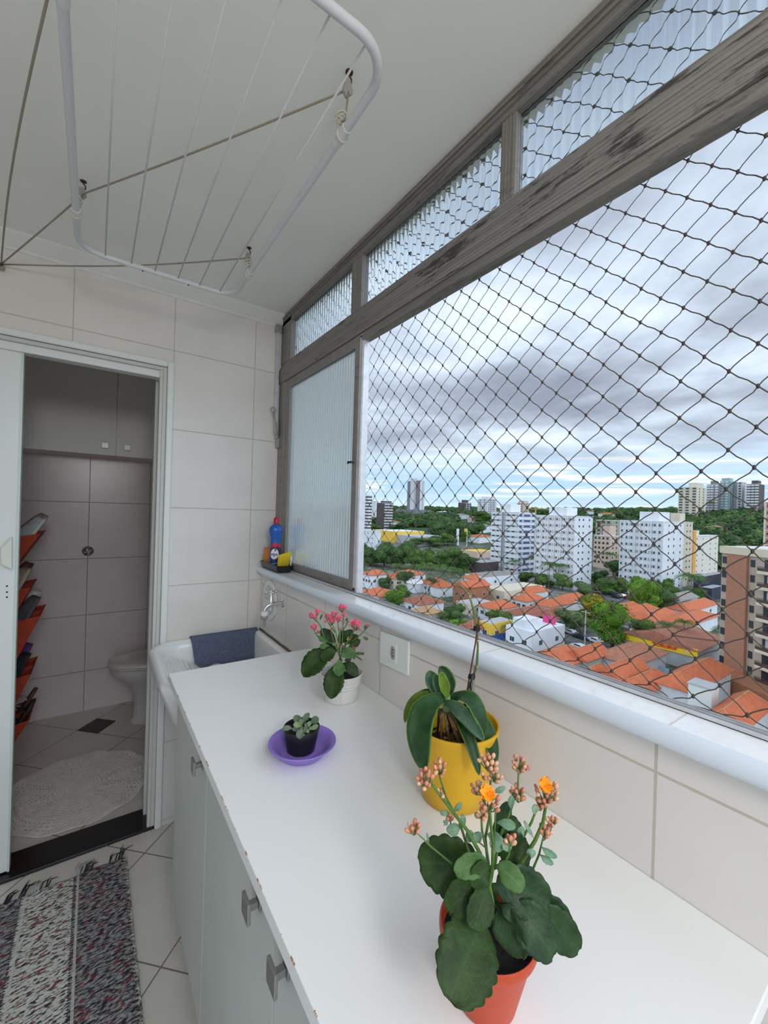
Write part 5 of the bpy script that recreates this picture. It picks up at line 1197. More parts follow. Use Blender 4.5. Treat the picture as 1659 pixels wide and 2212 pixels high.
def house(xl, xc, xr, yc, h, label, roof='hip', rm=R_or, wm=W_wh, rh=1.7, ov=0.5, wins=2, group=None, name='house', cat='house', parapet=0.0, maxw=30):
    """world-aligned house whose eave corner nearest the window is seen at (xc, yc)"""
    P = GP(xc, yc, h); g = P.z - h; X0, Y0, zt_ = P.x, P.y, P.z
    Y1 = on(xl, yc, 0, X0).y; X1 = on(xr, yc, 1, Y0).x
    Y1 = Y0 + min(maxw, max(5.0, (Y1 - Y0) * 1.25)); X1 = X0 + min(maxw, max(5.0, (X1 - X0) * 1.25))
    r_ = empty(name, ((X0 + X1) / 2, (Y0 + Y1) / 2, g), label, cat, group)
    MB().box(X0 + ov, X1 - ov, Y0 + ov, Y1 - ov, g - 0.5, zt_ - .05 + parapet).build('walls', wm, r_)
    if roof == 'flat':
        mb = MB(); mb.box(X0 + ov + .25, X1 - ov - .25, Y0 + ov + .25, Y1 - ov - .25, zt_ - .1, zt_ + .02 + max(0, parapet - .4)); mb.build('roof', rm, r_)
    else:
        mb = MB(); W_, L_ = X1 - X0, Y1 - Y0; th = 0.12
        cs = [(X0, Y0), (X1, Y0), (X1, Y1), (X0, Y1)]
        if roof == 'hip':
            ins = min(W_, L_) / 2 * .92
            if L_ >= W_: rg = [((X0 + X1) / 2, Y0 + ins), ((X0 + X1) / 2, Y1 - ins)]; fs_ = [(0, 1, 4), (1, 2, 5, 4), (2, 3, 5), (3, 0, 4, 5)]
            else: rg = [(X0 + ins, (Y0 + Y1) / 2), (X1 - ins, (Y0 + Y1) / 2)]; fs_ = [(0, 1, 5, 4), (1, 2, 5), (2, 3, 4, 5), (3, 0, 4)]
        else:
            if L_ >= W_: rg = [((X0 + X1) / 2, Y0), ((X0 + X1) / 2, Y1)]; fs_ = [(0, 1, 4), (1, 2, 5, 4), (2, 3, 5), (3, 0, 4, 5)]
            else: rg = [(X0, (Y0 + Y1) / 2), (X1, (Y0 + Y1) / 2)]; fs_ = [(0, 1, 5, 4), (1, 2, 5), (2, 3, 4, 5), (3, 0, 4)]
        vs = [(a_, b_, zt_ - .05) for a_, b_ in cs] + [(a_, b_, zt_ + rh) for a_, b_ in rg] + [(a_, b_, zt_ - .05 - th) for a_, b_ in cs]
        mb.add(vs, fs_, 0); mb.add(vs, [(6, 7, 1, 0), (7, 8, 2, 1), (8, 9, 3, 2), (9, 6, 0, 3), (9, 8, 7, 6)], 0)
        mb.build('roof', [rm], r_, fix=False)
        cap = MB(); cap.tube([vs[4], vs[5]], .10, 5); 
        if roof == 'hip':
            for a_, b_ in (((0, 4), (1, 4), (2, 5), (3, 5)) if L_ >= W_ else ((0, 4), (3, 4), (1, 5), (2, 5))): cap.tube([vs[a_], vs[b_]], .09, 5)
        cap.build('ridge_tiles', R_tan if rm != R_gy else R_gy, r_)
    if wins:
        me = winmesh(1.3, 1.2, 'dark')
        for k in range(wins):
            add_win(r_, me, (X0 + ov - 0.02, lerp(Y0, Y1, (k + .7) / (wins + .4)), g + h * .55), '-X')
            if k < 2: add_win(r_, me, (lerp(X0, X1, (k + .6) / 2.2), Y0 + ov - 0.02, g + h * .55), '-Y')
    return r_, (X0, X1, Y0, Y1, g, zt_)

def tower(xl, xc, xr, yt, dep, label, body, fx=None, fy=None, block=None, fl=3.0, name='apartment_tower', cat='tower', base=None, stripe=None, fins=None, group=None, ztop_extra=0):
    """world-aligned slab; vertical edge nearest the window at pixel column xc, top at yt, camera depth dep"""
    P = PD(xc, yt, dep); X0, Y0, zt_ = P.x, P.y, P.z
    Y1 = max(Y0 + 5, on(xl, yt, 0, X0).y); X1 = max(X0 + 4, on(xr, yt, 1, Y0).x) if xr > xc else X0 + 12
    X1 = min(X1, X0 + 40); Y1 = min(Y1, Y0 + 60)
    g = min(terr(X0, Y0), terr(X1, Y1)) - 1 if base is None else base
    r_ = empty(name, ((X0 + X1) / 2, (Y0 + Y1) / 2, g + 1), label, cat, group)
    MB().box(X0, X1, Y0, Y1, g, zt_).build('walls', body, r_)
    n = int((zt_ - g - 2.2) / fl)
    if block:
        a_, b_, c_, d_, hh = block; MB().box(lerp(X0, X1, a_), lerp(X0, X1, b_), lerp(Y0, Y1, c_), lerp(Y0, Y1, d_), zt_, zt_ + hh).build('roof_block', body, r_)
    MB().box(X0 - .15, X1 + .15, Y0 - .15, Y1 + .15, zt_ - .25, zt_ + .15).build('parapet', G_wf if body is not W_br else W_cr, r_)
    if stripe:
        for mt_, side, hz, lo_, hi_ in stripe:
            mb = MB()
            for k in range(n):
                z_ = zt_ - 1.6 - k * fl
                if side == '-X': mb.box(X0 - .07, X0 + .05, lerp(Y0, Y1, lo_), lerp(Y0, Y1, hi_), z_ - hz / 2, z_ + hz / 2)
                else: mb.box(lerp(X0, X1, lo_), lerp(X0, X1, hi_), Y0 - .07, Y0 + .05, z_ - hz / 2, z_ + hz / 2)
            mb.build('floor_bands', mt_, r_)
    if fins:
        side, cols, mt_, dpt = fins
        for u in cols:
            if side == '-X': q = lerp(Y0, Y1, u); MB().box(X0 - dpt, X0, q - .22, q + .22, g, zt_ + .1).build('pier', mt_, r_)
            else: q = lerp(X0, X1, u); MB().box(q - .22, q + .22, Y0 - dpt, Y0, g, zt_ + .1).build('pier', mt_, r_)
    for side, spec in (('-X', fx), ('-Y', fy)):
        if not spec: continue
        cols, w_, h_, sty = spec; me = winmesh(w_, h_, sty)
        for k in range(n):
            z_ = zt_ - 1.6 - k * fl
            for u in cols:
                if side == '-X': add_win(r_, me, (X0 - .05, lerp(Y0, Y1, u), z_), '-X')
                else: add_win(r_, me, (lerp(X0, X1, u), Y0 - .05, z_), '-Y')
    return r_, (X0, X1, Y0, Y1, g, zt_)

W_blue = mat('band_blue', (0.075, 0.10, 0.20), 0.7); W_gyb = mat('band_grey', (0.36, 0.375, 0.39), 0.8); W_pkb = mat('band_pinkish', (0.43, 0.38, 0.37), .8); W_dk = mat('tower_dark_brown', (0.085, 0.065, 0.065), .7); W_ol = mat('tower_olive', (0.32, 0.31, 0.24), .8); W_tgl = mat('tower_glass_green', (0.22, 0.34, 0.33), .25)
tower(1062, 1121, 1156, 1107, 225, 'white apartment tower with dark blue horizontal stripes on its right side', W_wh, fx=((.18, .36, .74, .9), 1.6, .8, 'plain'), fy=((.25, .75), 1.5, .9, 'mid'),
      stripe=[(W_blue, '-Y', 1.3, 0.04, .98), (W_gyb, '-X', .9, 0.02, .98)], fins=('-X', (.50, .56), W_gy, .9), block=(.1, .7, .35, .75, 4.5))
tower(1158, 1243, 1281, 1115, 186, 'pinkish white slab tower right of the blue-striped one', W_wh, fx=((.10, .24, .42, .58, .76, .90), 1.3, 1.05, 'shutter'), fy=((.22, .45, .8), .8, .9, 'plain'),
      stripe=[(W_pkb, '-X', 1.2, 0.01, .99)], fins=('-X', (.0, .17, .34, .50, .66, .83, .99), W_wh, .5), block=(.2, .8, .3, .75, 4.0))
tower(1341, 1434, 1478, 1127, 176, 'white and grey slab tower in the middle of the view, with a white roof block', W_wh, fx=((.06, .17, .36, .46, .70, .82, .94), 1.4, 1.05, 'shutter'), fy=((.25, .5, .82), .8, .9, 'plain'),
      stripe=[(W_gyb, '-X', 1.25, 0.01, .99)], fins=('-X', (.0, .12, .27, .53, .64, .88, .99), W_wh, .5), block=(.1, .6, .15, .6, 4.2))
tower(1446, 1478, 1497, 1128, 205, 'cream tower tucked behind the white and grey slab tower', W_cr, fy=((.35, .7), .9, .9, 'plain'), fx=((.5,), .9, .9, 'plain'), block=(.0, .6, .3, .95, 4.5))
tower(1478, 1498, 1552, 1158, 225, 'low cream block of flats with one orange stripe', mat('cream_flats', (0.68, 0.64, 0.54), .85), fy=((.14, .36, .66, .88), 1.0, .9, 'dark'), fx=((.3, .7), .9, .9, 'plain'), block=(.0, .25, .1, .9, 3))
tg = bpy.context.scene.objects['apartment_tower.004']
P = PD(1498, 1160, 225); MB().box(P.x - .3, P.x + 3.4, P.y - .25, P.y + .2, GZ, P.z + 3.5).build('orange_stripe', mat('render_orange', (0.72, 0.36, 0.09), .8), tg)
tower(1283, 1318, 1338, 1158, 255, 'peach block of flats between the two white slab towers', W_pk, fx=((.15, .4, .65, .88), 1.3, 1.3, 'plain'), fy=((.3, .7), 1.2, 1.1, 'plain'), block=(.1, .8, .1, .5, 6), stripe=[(W_cr, '-X', .5, 0, 1)])
tower(1287, 1322, 1342, 1124, 300, 'olive grey tower behind the peach block', W_ol, fx=((.2, .5, .8), 2.2, 1.4, 'plain'), fy=((.5,), 1.6, 1.4, 'plain'), stripe=[(W_cr, '-X', .5, 0, 1)])
# far left group
tower(770, 796, 804, 1070, 400, 'tower with dark and white horizontal stripes at the left edge of the view', W_wh, stripe=[(W_dk, '-X', 1.5, 0, 1), (W_dk, '-Y', 1.5, 0, 1)])
tower(803, 812, 816, 1082, 520, 'slim pale tower behind the brown block at the left', W_wh, fx=((.5,), 1.4, 1.2, 'mid'))
tower(814, 830, 850, 1086, 450, 'dark brown office block left of the tall grey tower', W_dk, fy=((.2, .5, .8), 3.4, 1.2, 'mid'), stripe=[(W_gyb, '-Y', .5, .02, .98)], block=(.1, .9, .1, .6, 2))
W_tw = mat('tower_grey_white', (0.60, 0.60, 0.62), .8); W_tg = mat('tower_mid_grey', (0.20, 0.195, 0.21), .8)
r_, q = tower(881, 908, 918, 1038, 640, 'tallest tower, slim white with grey vertical panels, standing alone', W_tw, fx=((.22, .42), 1.6, 1.3, 'plain'), fy=((.6,), 1.4, 1.2, 'plain'), block=(.1, .9, .3, .85, 4))
MB().box(q[0] - .4, q[0], lerp(q[2], q[3], .78), q[3], q[4], q[5] + .3).box(q[0] - .5, q[0], q[2], lerp(q[2], q[3], .32), q[4], q[5] + .3).build('grey_panel', W_tg, r_)
MB().box(q[0] - 14, q[1] + 8, q[2] - 8, q[3] + 10, q[4] - 3, q[4] + 13).build('podium', W_tg, r_)
tower(1032, 1052, 1073, 1078, 560, 'grey and white tower on the skyline above the blue-striped one', W_tw, fx=((.25, .7), 2, 1.2, 'plain'), fy=((.2, .5, .8), 1.6, 1.3, 'plain'), block=(.2, .8, .1, .8, 3.5), fins=('-Y', (.35, .65), W_tg, .6))
tower(1117, 1132, 1144, 1086, 520, 'low pale tower on the skyline under the crane', W_pk, fx=((.3, .7), 2, 1.2, 'plain'), fy=((.5,), 2, 1.2, 'plain'), block=(.1, .9, .1, .9, 2.5))
tower(990, 1004, 1018, 1086, 700, 'dark stepped building on the skyline hill', W_dk, fy=((.3, .7), 3.5, 1.3, 'mid'), block=(.2, .7, .2, .7, 5))
tower(776, 812, 816, 1148, 260, 'plain white low block at the left edge beside the closed sash', W_wh, fx=((.2, .45, .7), .7, .7, 'plain'))
# hill group at the right
tower(1466, 1505, 1526, 1052, 450, 'cream tower, leftmost of the group on the right-hand hill', W_cr, fx=((.12, .5, .85), 3.2, 1.6, 'plain'), fy=((.3, .7), 2.0, 1.5, 'plain'), block=(.2, .9, .1, .55, 5))
tower(1527, 1552, 1558, 1046, 470, 'grey balcony tower second from left on the hill', W_tg, fx=((.15, .55, .85), 2.8, 1.8, 'mid'), stripe=[(W_gyb, '-X', .5, .1, .9)], block=(.1, .9, .2, .7, 4))
tower(1556, 1578, 1587, 1038, 470, 'green glass tower in the middle of the hill group', W_tgl, fx=((.35, .8), 2.4, 1.4, 'mid'), fy=((.5,), 2, 1.5, 'mid'), block=(.1, .9, .1, .9, 3))
tower(1586, 1604, 1613, 1041, 470, 'pale grey tower with dark window column on the hill', W_tw, fx=((.3,), 2.0, 1.6, 'plain'), fy=((.5,), 1.8, 1.5, 'plain'), fins=('-X', (.7, .85), W_tg, .5))
tower(1613, 1640, 1652, 1045, 450, 'dark brown glassy tower, rightmost of the hill group', W_dk, fx=((.2, .5, .8), 4.0, 1.7, 'mid'), stripe=[(W_tg, '-X', .5, .05, .95)], block=(.2, .8, .2, .7, 4))
tower(1651, 1700, 1720, 1084, 170, 'pale tower with a pink window strip at the right edge', W_cr, fx=((.80,), .7, .8, 'plain'), stripe=[(mat('strip_pink', (0.42, 0.20, 0.19), .8), '-X', 2.6, .76, .90)])
# brick building, nearest tower
M_brick = mat('brick_facade', (0.42, 0.16, 0.08), 0.9); t, b = parts_of(M_brick); p = worldpos(t)
br = t.new('ShaderNodeTexBrick'); x, y, z = t.sep(p); t.put(br.inputs['Vector'], t.comb(x, z, 0.0)); br.inputs['Scale'].default_value = 1.6
for i, v in enumerate(((0.44, 0.165, 0.08), (0.36, 0.13, 0.065), (0.33, 0.24, 0.18))): br.inputs[i + 1].default_value = (*v, 1)
br.inputs['Mortar Size'].default_value = 0.035; t.l.new(br.outputs[0], b.inputs['Base Color'])
P1 = PD(1560, 1182, 88); zt_ = P1.z; uu = Vector((-0.485, -0.875, 0)).normalized(); vv = Vector((-uu.y, uu.x, 0))
bb = empty('apartment_tower', (P1.x, P1.y, GZ), 'beige tower with a tall brick panel and balconies, nearest tower at the right', 'tower', rz=math.atan2(uu.y, uu.x))
def su(px, py=1300, off=0.0):
    """distance along the facade at a pixel column"""
    d_ = ray(px, py); t_ = (P1 - vv * off - Vector((0, 0, CZ))).dot(vv) / d_.dot(vv); return (Vector((0, 0, CZ)) + d_ * t_ - P1).dot(uu)
H_ = zt_ - GZ
def lb(x0, x1, y0, y1, z0, z1, name, m_, par=None, bevel=0):
    o = MB().box(x0, x1, y0, y1, z0, z1).build(name, m_, par or bb, bevel=bevel); o.matrix_parent_inverse.identity(); return o
W_be = mat('render_beige', (0.42, 0.35, 0.27), .85, var=.05, vscale=.5); LL = 40
lb(0, LL, 0, 16, -1, H_, 'walls', W_be); lb(-.2, LL, -.35, 16, H_ - 1.2, H_ + .3, 'parapet', W_cr); lb(2, LL, 1, 15, H_ + .3, H_ + .5, 'roof', W_wh)
xa, xb = su(1573), su(1616); xc_, xd_ = su(1620), su(1629); bx0 = su(1632, off=1.3)
lb(xa, xb, -.6, 0, 0.5, H_ - 1.3, 'brick_panel', M_brick)
me1 = winmesh(max(.8, (xa - .1) * .75), 1.4, 'plain'); me2 = winmesh((xd_ - xc_), 1.4, 'plain')
M_rail = mat('balcony_rail', (0.075, 0.05, 0.04), .6); M_curt = mat('curtain', (0.5, 0.52, 0.55), .8)
for k in range(int(H_ / 3.0)):
    z_ = H_ - 2.6 - 3.0 * k
    if z_ < 1: break
    for me_, xx in ((me1, xa * .5), (me2, (xc_ + xd_) / 2)):
        o = bpy.data.objects.new('window', me_); COL.objects.link(o); o.parent = bb; o.location = (xx, -.05, z_)
    ba = lb(bx0, LL, -1.3, 0, z_ - 1.75, z_ - 1.15, 'balcony', W_cr, bevel=.05)
    for q in ((z_ - .40, z_ - .32), (z_ - 1.1, z_ - .95), (z_ - .8, z_ - .7)): pass
    o = MB().box(bx0 + .1, LL, -1.25, -1.18, z_ - .42, z_ - .32).box(bx0 + .1, LL, -1.25, -1.20, z_ - 1.15, z_ - .55).build('railing', M_rail, ba); o.matrix_parent_inverse.identity()
    o = MB().box(bx0 + .4, bx0 + 5.4, -.06, .02, z_ - 1.15, z_ + 1.0).build('balcony_door', G_dk, ba); o.matrix_parent_inverse.identity()
    if k in (1, 2, 5): o = MB().box(bx0 + 1.0, bx0 + 1.9, -.09, -.05, z_ - 1.1, z_ + .9).build('curtain', M_curt, ba); o.matrix_parent_inverse.identity()
lb(2, LL, -6, -.6, 0, 2.8, 'garage_podium', W_br)

# ------------------------------------------------------------------ houses, back to front
H = house
H(784, 800, 832, 1243, 6, 'white two-storey house with an orange roof below the closed sash, furthest left', wins=3)
H(858, 884, 915, 1243, 4, 'orange hipped roof beside the dark trees at the left, with a red roof edge')
H(905, 925, 960, 1262, 4, 'low house with a long orange roof under the palms', wins=2)
H(783, 818, 862, 1290, 4, 'wide orange roof right next to the white window post', rm=R_or, wins=0)
H(870, 905, 952, 1308, 4, 'brown weathered roof behind the tan one', rm=R_rd, wins=1)
H(892, 918, 950, 1328, 3.6, 'small house with a tan tiled roof', rm=R_tan, rh=1.4, wins=0, wm=W_cr)
H(982, 1010, 1052, 1270, 7, 'brown-orange two-storey house with a gabled roof behind the orchid stem', roof='gable', wm=W_br, wins=2)
H(988, 1020, 1062, 1308, 3.6, 'cream garage with a flat roof and red door in front of the brown house', roof='flat', rm=W_gy, wm=W_cr, wins=1)
H(1000, 1022, 1050, 1362, 4, 'small red-brown roof left of the yellow and blue shop', rm=R_rd, wins=0)
r_, q = H(1042, 1062, 1104, 1350, 5.5, 'yellow shop with a blue lower wall behind the orchid stake', roof='flat', rm=W_gy, wm=W_yel, wins=1, name='shop', cat='shop')
MB().box(q[0] + .3, q[1] - .3, q[2] + .35, q[2] + .5, q[4], q[4] + 2.6).box(q[0] + .35, q[0] + .5, q[2] + .3, q[3] - .5, q[4], q[4] + 2.6).build('blue_lower_wall', W_blu, r_)
H(1010, 1050, 1112, 1248, 5, 'low white commercial building at the foot of the blue-striped tower', roof='flat', rm=R_gy, wm=W_wh, name='commercial_building', cat='building', wins=3)
H(1048, 1090, 1165, 1282, 4.5, 'long cream building with a flat roof and parapet', roof='flat', rm=W_cr, wm=W_cr, name='commercial_building', cat='building', parapet=.6, maxw=45)
H(1036, 1070, 1112, 1318, 4, 'orange roof right of the brown-orange house', wins=2)
H(1108, 1138, 1172, 1300, 4, 'white-walled house with a bright orange roof behind the safety net centre', wins=3)
H(1095, 1140, 1190, 1335, 4, 'long weathered red roof above the white flat-roofed house', rm=R_rd, wins=0, maxw=26)
H(1158, 1188, 1232, 1312, 4, 'orange-brown roof left of the yellow-flowering tree', rm=R_or, wins=1)
H(1150, 1196, 1240, 1338, 3.8, 'red-brown roof beside the parked cars', rm=R_rd, wins=1)
r_, q = H(1098, 1150, 1212, 1372, 5.5, 'bright white flat-roofed house near the bottom of the window', roof='flat', rm=W_wh, wm=W_wh, parapet=.5, wins=2)
MB().box(q[0] + 1, lerp(q[0], q[1], .45), lerp(q[2], q[3], .35), lerp(q[2], q[3], .75), q[5], q[5] + 2.6).build('upper_box', W_wh, r_)
# pink board on the white house
pb = on(1155, 1340, 0, q[1] - 2); 
sb = MB().box(q[1] - 3.2, q[1] - 3.0, q[2] + 1.5, q[2] + 5.0, q[5] + .5, q[5] + 2.2).build('billboard', mat('pink_board', (0.70, 0.05, 0.22), .6), loc=(q[1] - 3.1, q[2] + 3, q[5] + .5))
tag(sb, 'pink billboard on the roof of the bright white house', 'billboard')
H(1326, 1345, 1382, 1322, 4, 'orange roof just right of the big bright green tree', wins=0)
H(1418, 1460, 1502, 1302, 4.5, 'grey-brown shed roof below the white and grey slab tower', roof='gable', rm=R_gy, wm=W_gy, wins=0, maxw=26)
H(1448, 1492, 1556, 1322, 4, 'wide orange roof left of the brick tower, in front of the navy building', wins=2, maxw=26)
H(1366, 1412, 1462, 1345, 4, 'orange roof with white gutters above the yellow sign', wins=0)
H(1430, 1490, 1560, 1352, 4, 'flat-pitched orange roof right behind the yellow-signed shop', wins=0, maxw=24, rh=1.2)
r_, q = H(1512, 1524, 1562, 1246, 9, 'navy blue box building beside the brick tower', roof='flat', rm=W_gy, wm=W_navy, name='commercial_building', cat='building', wins=0)
H(1515, 1540, 1562, 1272, 5, 'low navy building in front of the navy box', roof='flat', rm=W_gy, wm=W_navy, name='commercial_building', cat='building', wins=0)
H(1480, 1505, 1530, 1246, 5, 'white warehouse with an open carport behind the tall palm', roof='flat', rm=R_gy, wm=W_wh, name='commercial_building', cat='building', wins=1)
# shop with the yellow sign
r_, q = H(1372, 1510, 1558, 1408, 4.6, 'grey shop with a yellow fascia sign and a brown-orange roof', roof='gable', rm=tilemat('clay_tiles_brown', (0.42, 0.17, 0.10), (0.33, 0.13, 0.08)), wm=W_gy, wins=0, name='shop', cat='shop', maxw=28, rh=2.2)
sx = q[0] + .30; zs_ = q[5] - 1.2
sgn = MB().box(sx - .1, sx + .05, q[2] + .3, q[3] - .3, zs_ - .3, zs_ + 1.5).build('fascia_sign', mat('sign_yellow', (0.88, 0.60, 0.02), .5), r_)
M_sr = mat('sign_red', (0.65, 0.03, 0.03), .5)
mb = MB(); yc_ = lerp(q[2], q[3], .42)
rnd = random.Random(2); pts = []
for k in range(90): pts.append((sx - .16, yc_ + 2.4 - k * .055 + .22 * math.cos(k * .95), zs_ + .62 + .27 * math.sin(k * .95) * (.55 + .45 * math.sin(k * .23)) + .05 * math.sin(k * .4)))
mb.tube(pts, .075, 5); mb.tube([(sx - .16, yc_ + 2.2, zs_ + .2), (sx - .16, yc_ - 2.4, zs_ + .32)], .09, 5)
mb.build('red_script_lettering', M_sr, sgn)
mb = MB(); mb.tube([(sx - .16, q[2] + 2.2 + .62 * math.cos(a), zs_ + .6 + .55 * math.sin(a)) for a in [k * PI / 8 for k in range(16)]], .07, 5, closed=True); mb.ball((sx - .14, q[2] + 2.2, zs_ + .6), (.05, .35, .3), 10, 6); mb.build('round_logo', mat('logo_cream', (0.75, 0.50, 0.30), .6), sgn)
# foreground row
H(1140, 1208, 1278, 1446, 4.4, 'orange roof at the lower edge of the window, left of the green-walled house', wins=0, maxw=16)
H(1222, 1268, 1312, 1430, 4.6, 'gabled orange roof on a pale green house', roof='gable', wm=W_green, wins=1, maxw=16)
H(1290, 1340, 1392, 1470, 5.0, 'orange roof with white verge boards, in front of the brown roof', roof='gable', wins=0, maxw=16)
H(1296, 1372, 1432, 1440, 4.2, 'large weathered roof across from the yellow-signed shop', rm=tilemat('clay_tiles_mixed', (0.46, 0.19, 0.11), (0.36, 0.15, 0.09)), wins=0, maxw=18)
r_, q = H(1424, 1500, 1600, 1500, 4.8, 'large orange hipped roof beside the white water-tank box', wins=0, maxw=20, rh=2.0)
P = on(1520, 1478, 2, q[5] + 2.6); 
tk = empty('water_tank_box', (P.x, P.y, q[5]), 'white square water-tank housing rising from the large orange roof', 'water tank')
MB().box(P.x - 1.6, P.x + 1.6, P.y - 1.5, P.y + 1.5, GZ + 4, q[5] + 2.6).build('housing', mat('tank_white', (0.66, 0.70, 0.66), .8), tk); MB().box(P.x - 1.75, P.x + 1.75, P.y - 1.65, P.y + 1.65, q[5] + 2.6, q[5] + 2.75).build('lid_slab', W_gy, tk)
H(1545, 1600, 1720, 1590, 4.8, 'orange roof in the bottom right corner of the window', wins=0, maxw=16, rh=2.0)
H(1340, 1400, 1450, 1500, 4.2, 'lower orange roof in front of the large hipped one', wins=0, maxw=14)
H(1240, 1290, 1330, 1478, 4.0, 'orange roof hidden mostly behind the sill edge', wins=0, maxw=12)
# mid-distance commercial strip
H(812, 850, 905, 1148, 10, 'yellow-fronted commercial hall left of the tallest tower', roof='flat', rm=W_wh, wm=W_yel, name='commercial_building', cat='building', wins=0, maxw=38)
H(850, 905, 960, 1160, 8, 'long pale grey warehouse below the tallest tower', roof='flat', rm=mat('metal_roof', (0.45, 0.46, 0.47), .6), wm=W_gy, name='commercial_building', cat='building', wins=0, maxw=70)
H(1010, 1035, 1062, 1160, 6, 'orange-roofed building beside the yellow flag', wins=0, maxw=40)
H(1000, 1030, 1066, 1192, 5, 'long building with a yellow lower roof line left of the blue-striped tower', roof='flat', rm=W_yel, wm=W_pk, name='commercial_building', cat='building', wins=0, maxw=50)
H(1528, 1560, 1640, 1140, 8, 'long low building with a salmon roof on the wooded hillside', rm=mat('salmon_roof', (0.55, 0.27, 0.19), .8), wm=W_cr, name='commercial_building', cat='building', wins=0, maxw=70)
H(1240, 1262, 1290, 1104, 6, 'white house among trees on the skyline above the pinkish slab tower', rm=R_rd, wins=0, maxw=40)
H(1296, 1318, 1345, 1110, 6, 'orange-roofed house among trees above the peach block', wins=0, maxw=40)
H(915, 930, 945, 1108, 6, 'small orange-roofed house on the far hill, right of the tallest tower', wins=0, maxw=30)
H(945, 958, 975, 1106, 7, 'small pale blue house on the far hill', rm=W_wh, wm=mat('render_paleblue', (0.35, 0.48, 0.66), .8), wins=0, maxw=30)
for i, (a_, wm_, rm_, hh, lab) in enumerate((((862, 878, 892, 1112), W_wh, R_or, 7, 'orange-roofed hill house left of the tallest tower'), ((838, 852, 866, 1128), W_wh, R_rd, 7, 'white hill house behind the yellow hall'), ((975, 990, 1010, 1112), W_wh, R_gy, 7, 'white flat house on the far hill below the dark stepped building'),
        ((1012, 1024, 1040, 1118), W_cr, R_rd, 7, 'cream house on the hill left of the skyline tower'), ((935, 952, 972, 1124), W_wh, R_rd, 7, 'white hill house with a brown roof above the avenue trees'), ((1020, 1040, 1062, 1136), W_wh, R_gy, 8, 'white commercial block above the orange-roofed building by the flag'),
        ((1575, 1590, 1610, 1124), W_wh, R_gy, 7, 'small white house among the trees below the hill towers'), ((1500, 1520, 1545, 1144), W_wh, R_or, 7, 'small house with an orange roof at the left end of the hillside building'))):
    H(*a_, hh, lab, rm=rm_, wm=wm_, wins=2, maxw=30)
H(1012, 1040, 1072, 1216, 7, 'dark low building left of the foot of the blue-striped tower', roof='flat', rm=W_gy, wm=W_dk, name='commercial_building', cat='building', wins=0, maxw=40)
H(1000, 1024, 1048, 1252, 4, 'low orange roof squeezed between the palms and the white commercial building', wins=0)
H(930, 948, 975, 1270, 4, 'orange roof under the tallest palm of the left row', wins=0)
H(836, 852, 880, 1250, 4.5, 'cream-walled house with an orange roof beside the leftmost white house', wm=W_cr, wins=2)
H(880, 896, 918, 1262, 3.8, 'small house with a tent-like white roof', rm=W_wh, wins=0)
H(1116, 1142, 1180, 1282, 4, 'orange roof behind the white-walled house in the net centre', wins=1)
H(1196, 1222, 1262, 1300, 4, 'orange roof left of the yellow blossom', wins=0)
H(1290, 1330, 1372, 1330, 4, 'orange roof behind the big bright tree', wins=0)
H(1330, 1372, 1420, 1332, 4.2, 'long orange roof between the big bright tree and the yellow-signed shop', wins=0)
# pylon sign and flag
P = GP(988, 1178); o = MB().box(P.x - .8, P.x + .8, P.y - .8, P.y + .8, P.z - 1, PD(988, 1142, depth_of(P)).z).build('pylon_sign', W_wh, loc=P)
tag(o, 'slim white pylon standing alone by the avenue', 'pylon')
P = GP(1008, 1182); fg = empty('flagpole', P, 'yellow flag on a tall white pole by the avenue', 'flag'); zt_ = PD(1008, 1142, depth_of(P)).z
MB().tube([P, (P.x, P.y, zt_)], .25, 8).build('pole', W_wh, fg); MB().box(P.x, P.x + .1, P.y, P.y + 3.2, zt_ - 2.6, zt_).build('flag', W_yel, fg)
# crane
P = GP(1156, 1130); cr_ = empty('tower_crane', P, 'thin yellow tower crane on the skyline', 'crane'); zc = PD(1156, 1100, depth_of(P)).z
M_crn = mat('crane_yellow', (0.50, 0.36, 0.10), .6)
MB().box(P.x - .7, P.x + .7, P.y - .7, P.y + .7, P.z, zc + 3).build('mast', M_crn, cr_); MB().box(P.x - .5, P.x + .5, P.y - 34, P.y + 10, zc, zc + 1).build('jib', M_crn, cr_)

# ------------------------------------------------------------------ streets
M_as = mat('asphalt', (0.115, 0.12, 0.125), .9, var=.12, vscale=.3)
def strip(pts, w_, m_, name):
    P_ = [GP(x, y) for x, y in pts]; rows = []
    for i, p_ in enumerate(P_):
        a_ = P_[max(0, i - 1)]; b_ = P_[min(len(P_) - 1, i + 1)]; d_ = (b_ - a_); d_.z = 0; d_.normalize(); n_ = Vector((-d_.y, d_.x, 0)) * w_ / 2
        rows.append([Vector((*(p_ - n_).xy, GZ + .06)), Vector((*(p_ + n_).xy, GZ + .06))])
    tag(MB().grid(rows).build(name, m_, fix=False), kind='structure')
strip([(1180, 1340), (1230, 1368), (1300, 1400), (1400, 1450), (1480, 1490)], 11, M_as, 'street')
strip([(1290, 1284), (1340, 1290), (1420, 1300)], 22, M_as, 'car_park')
strip([(830, 1190), (930, 1186), (1060, 1184)], 16, M_as, 'avenue')
strip([(1490, 1262), (1530, 1262)], 16, M_as, 'forecourt')

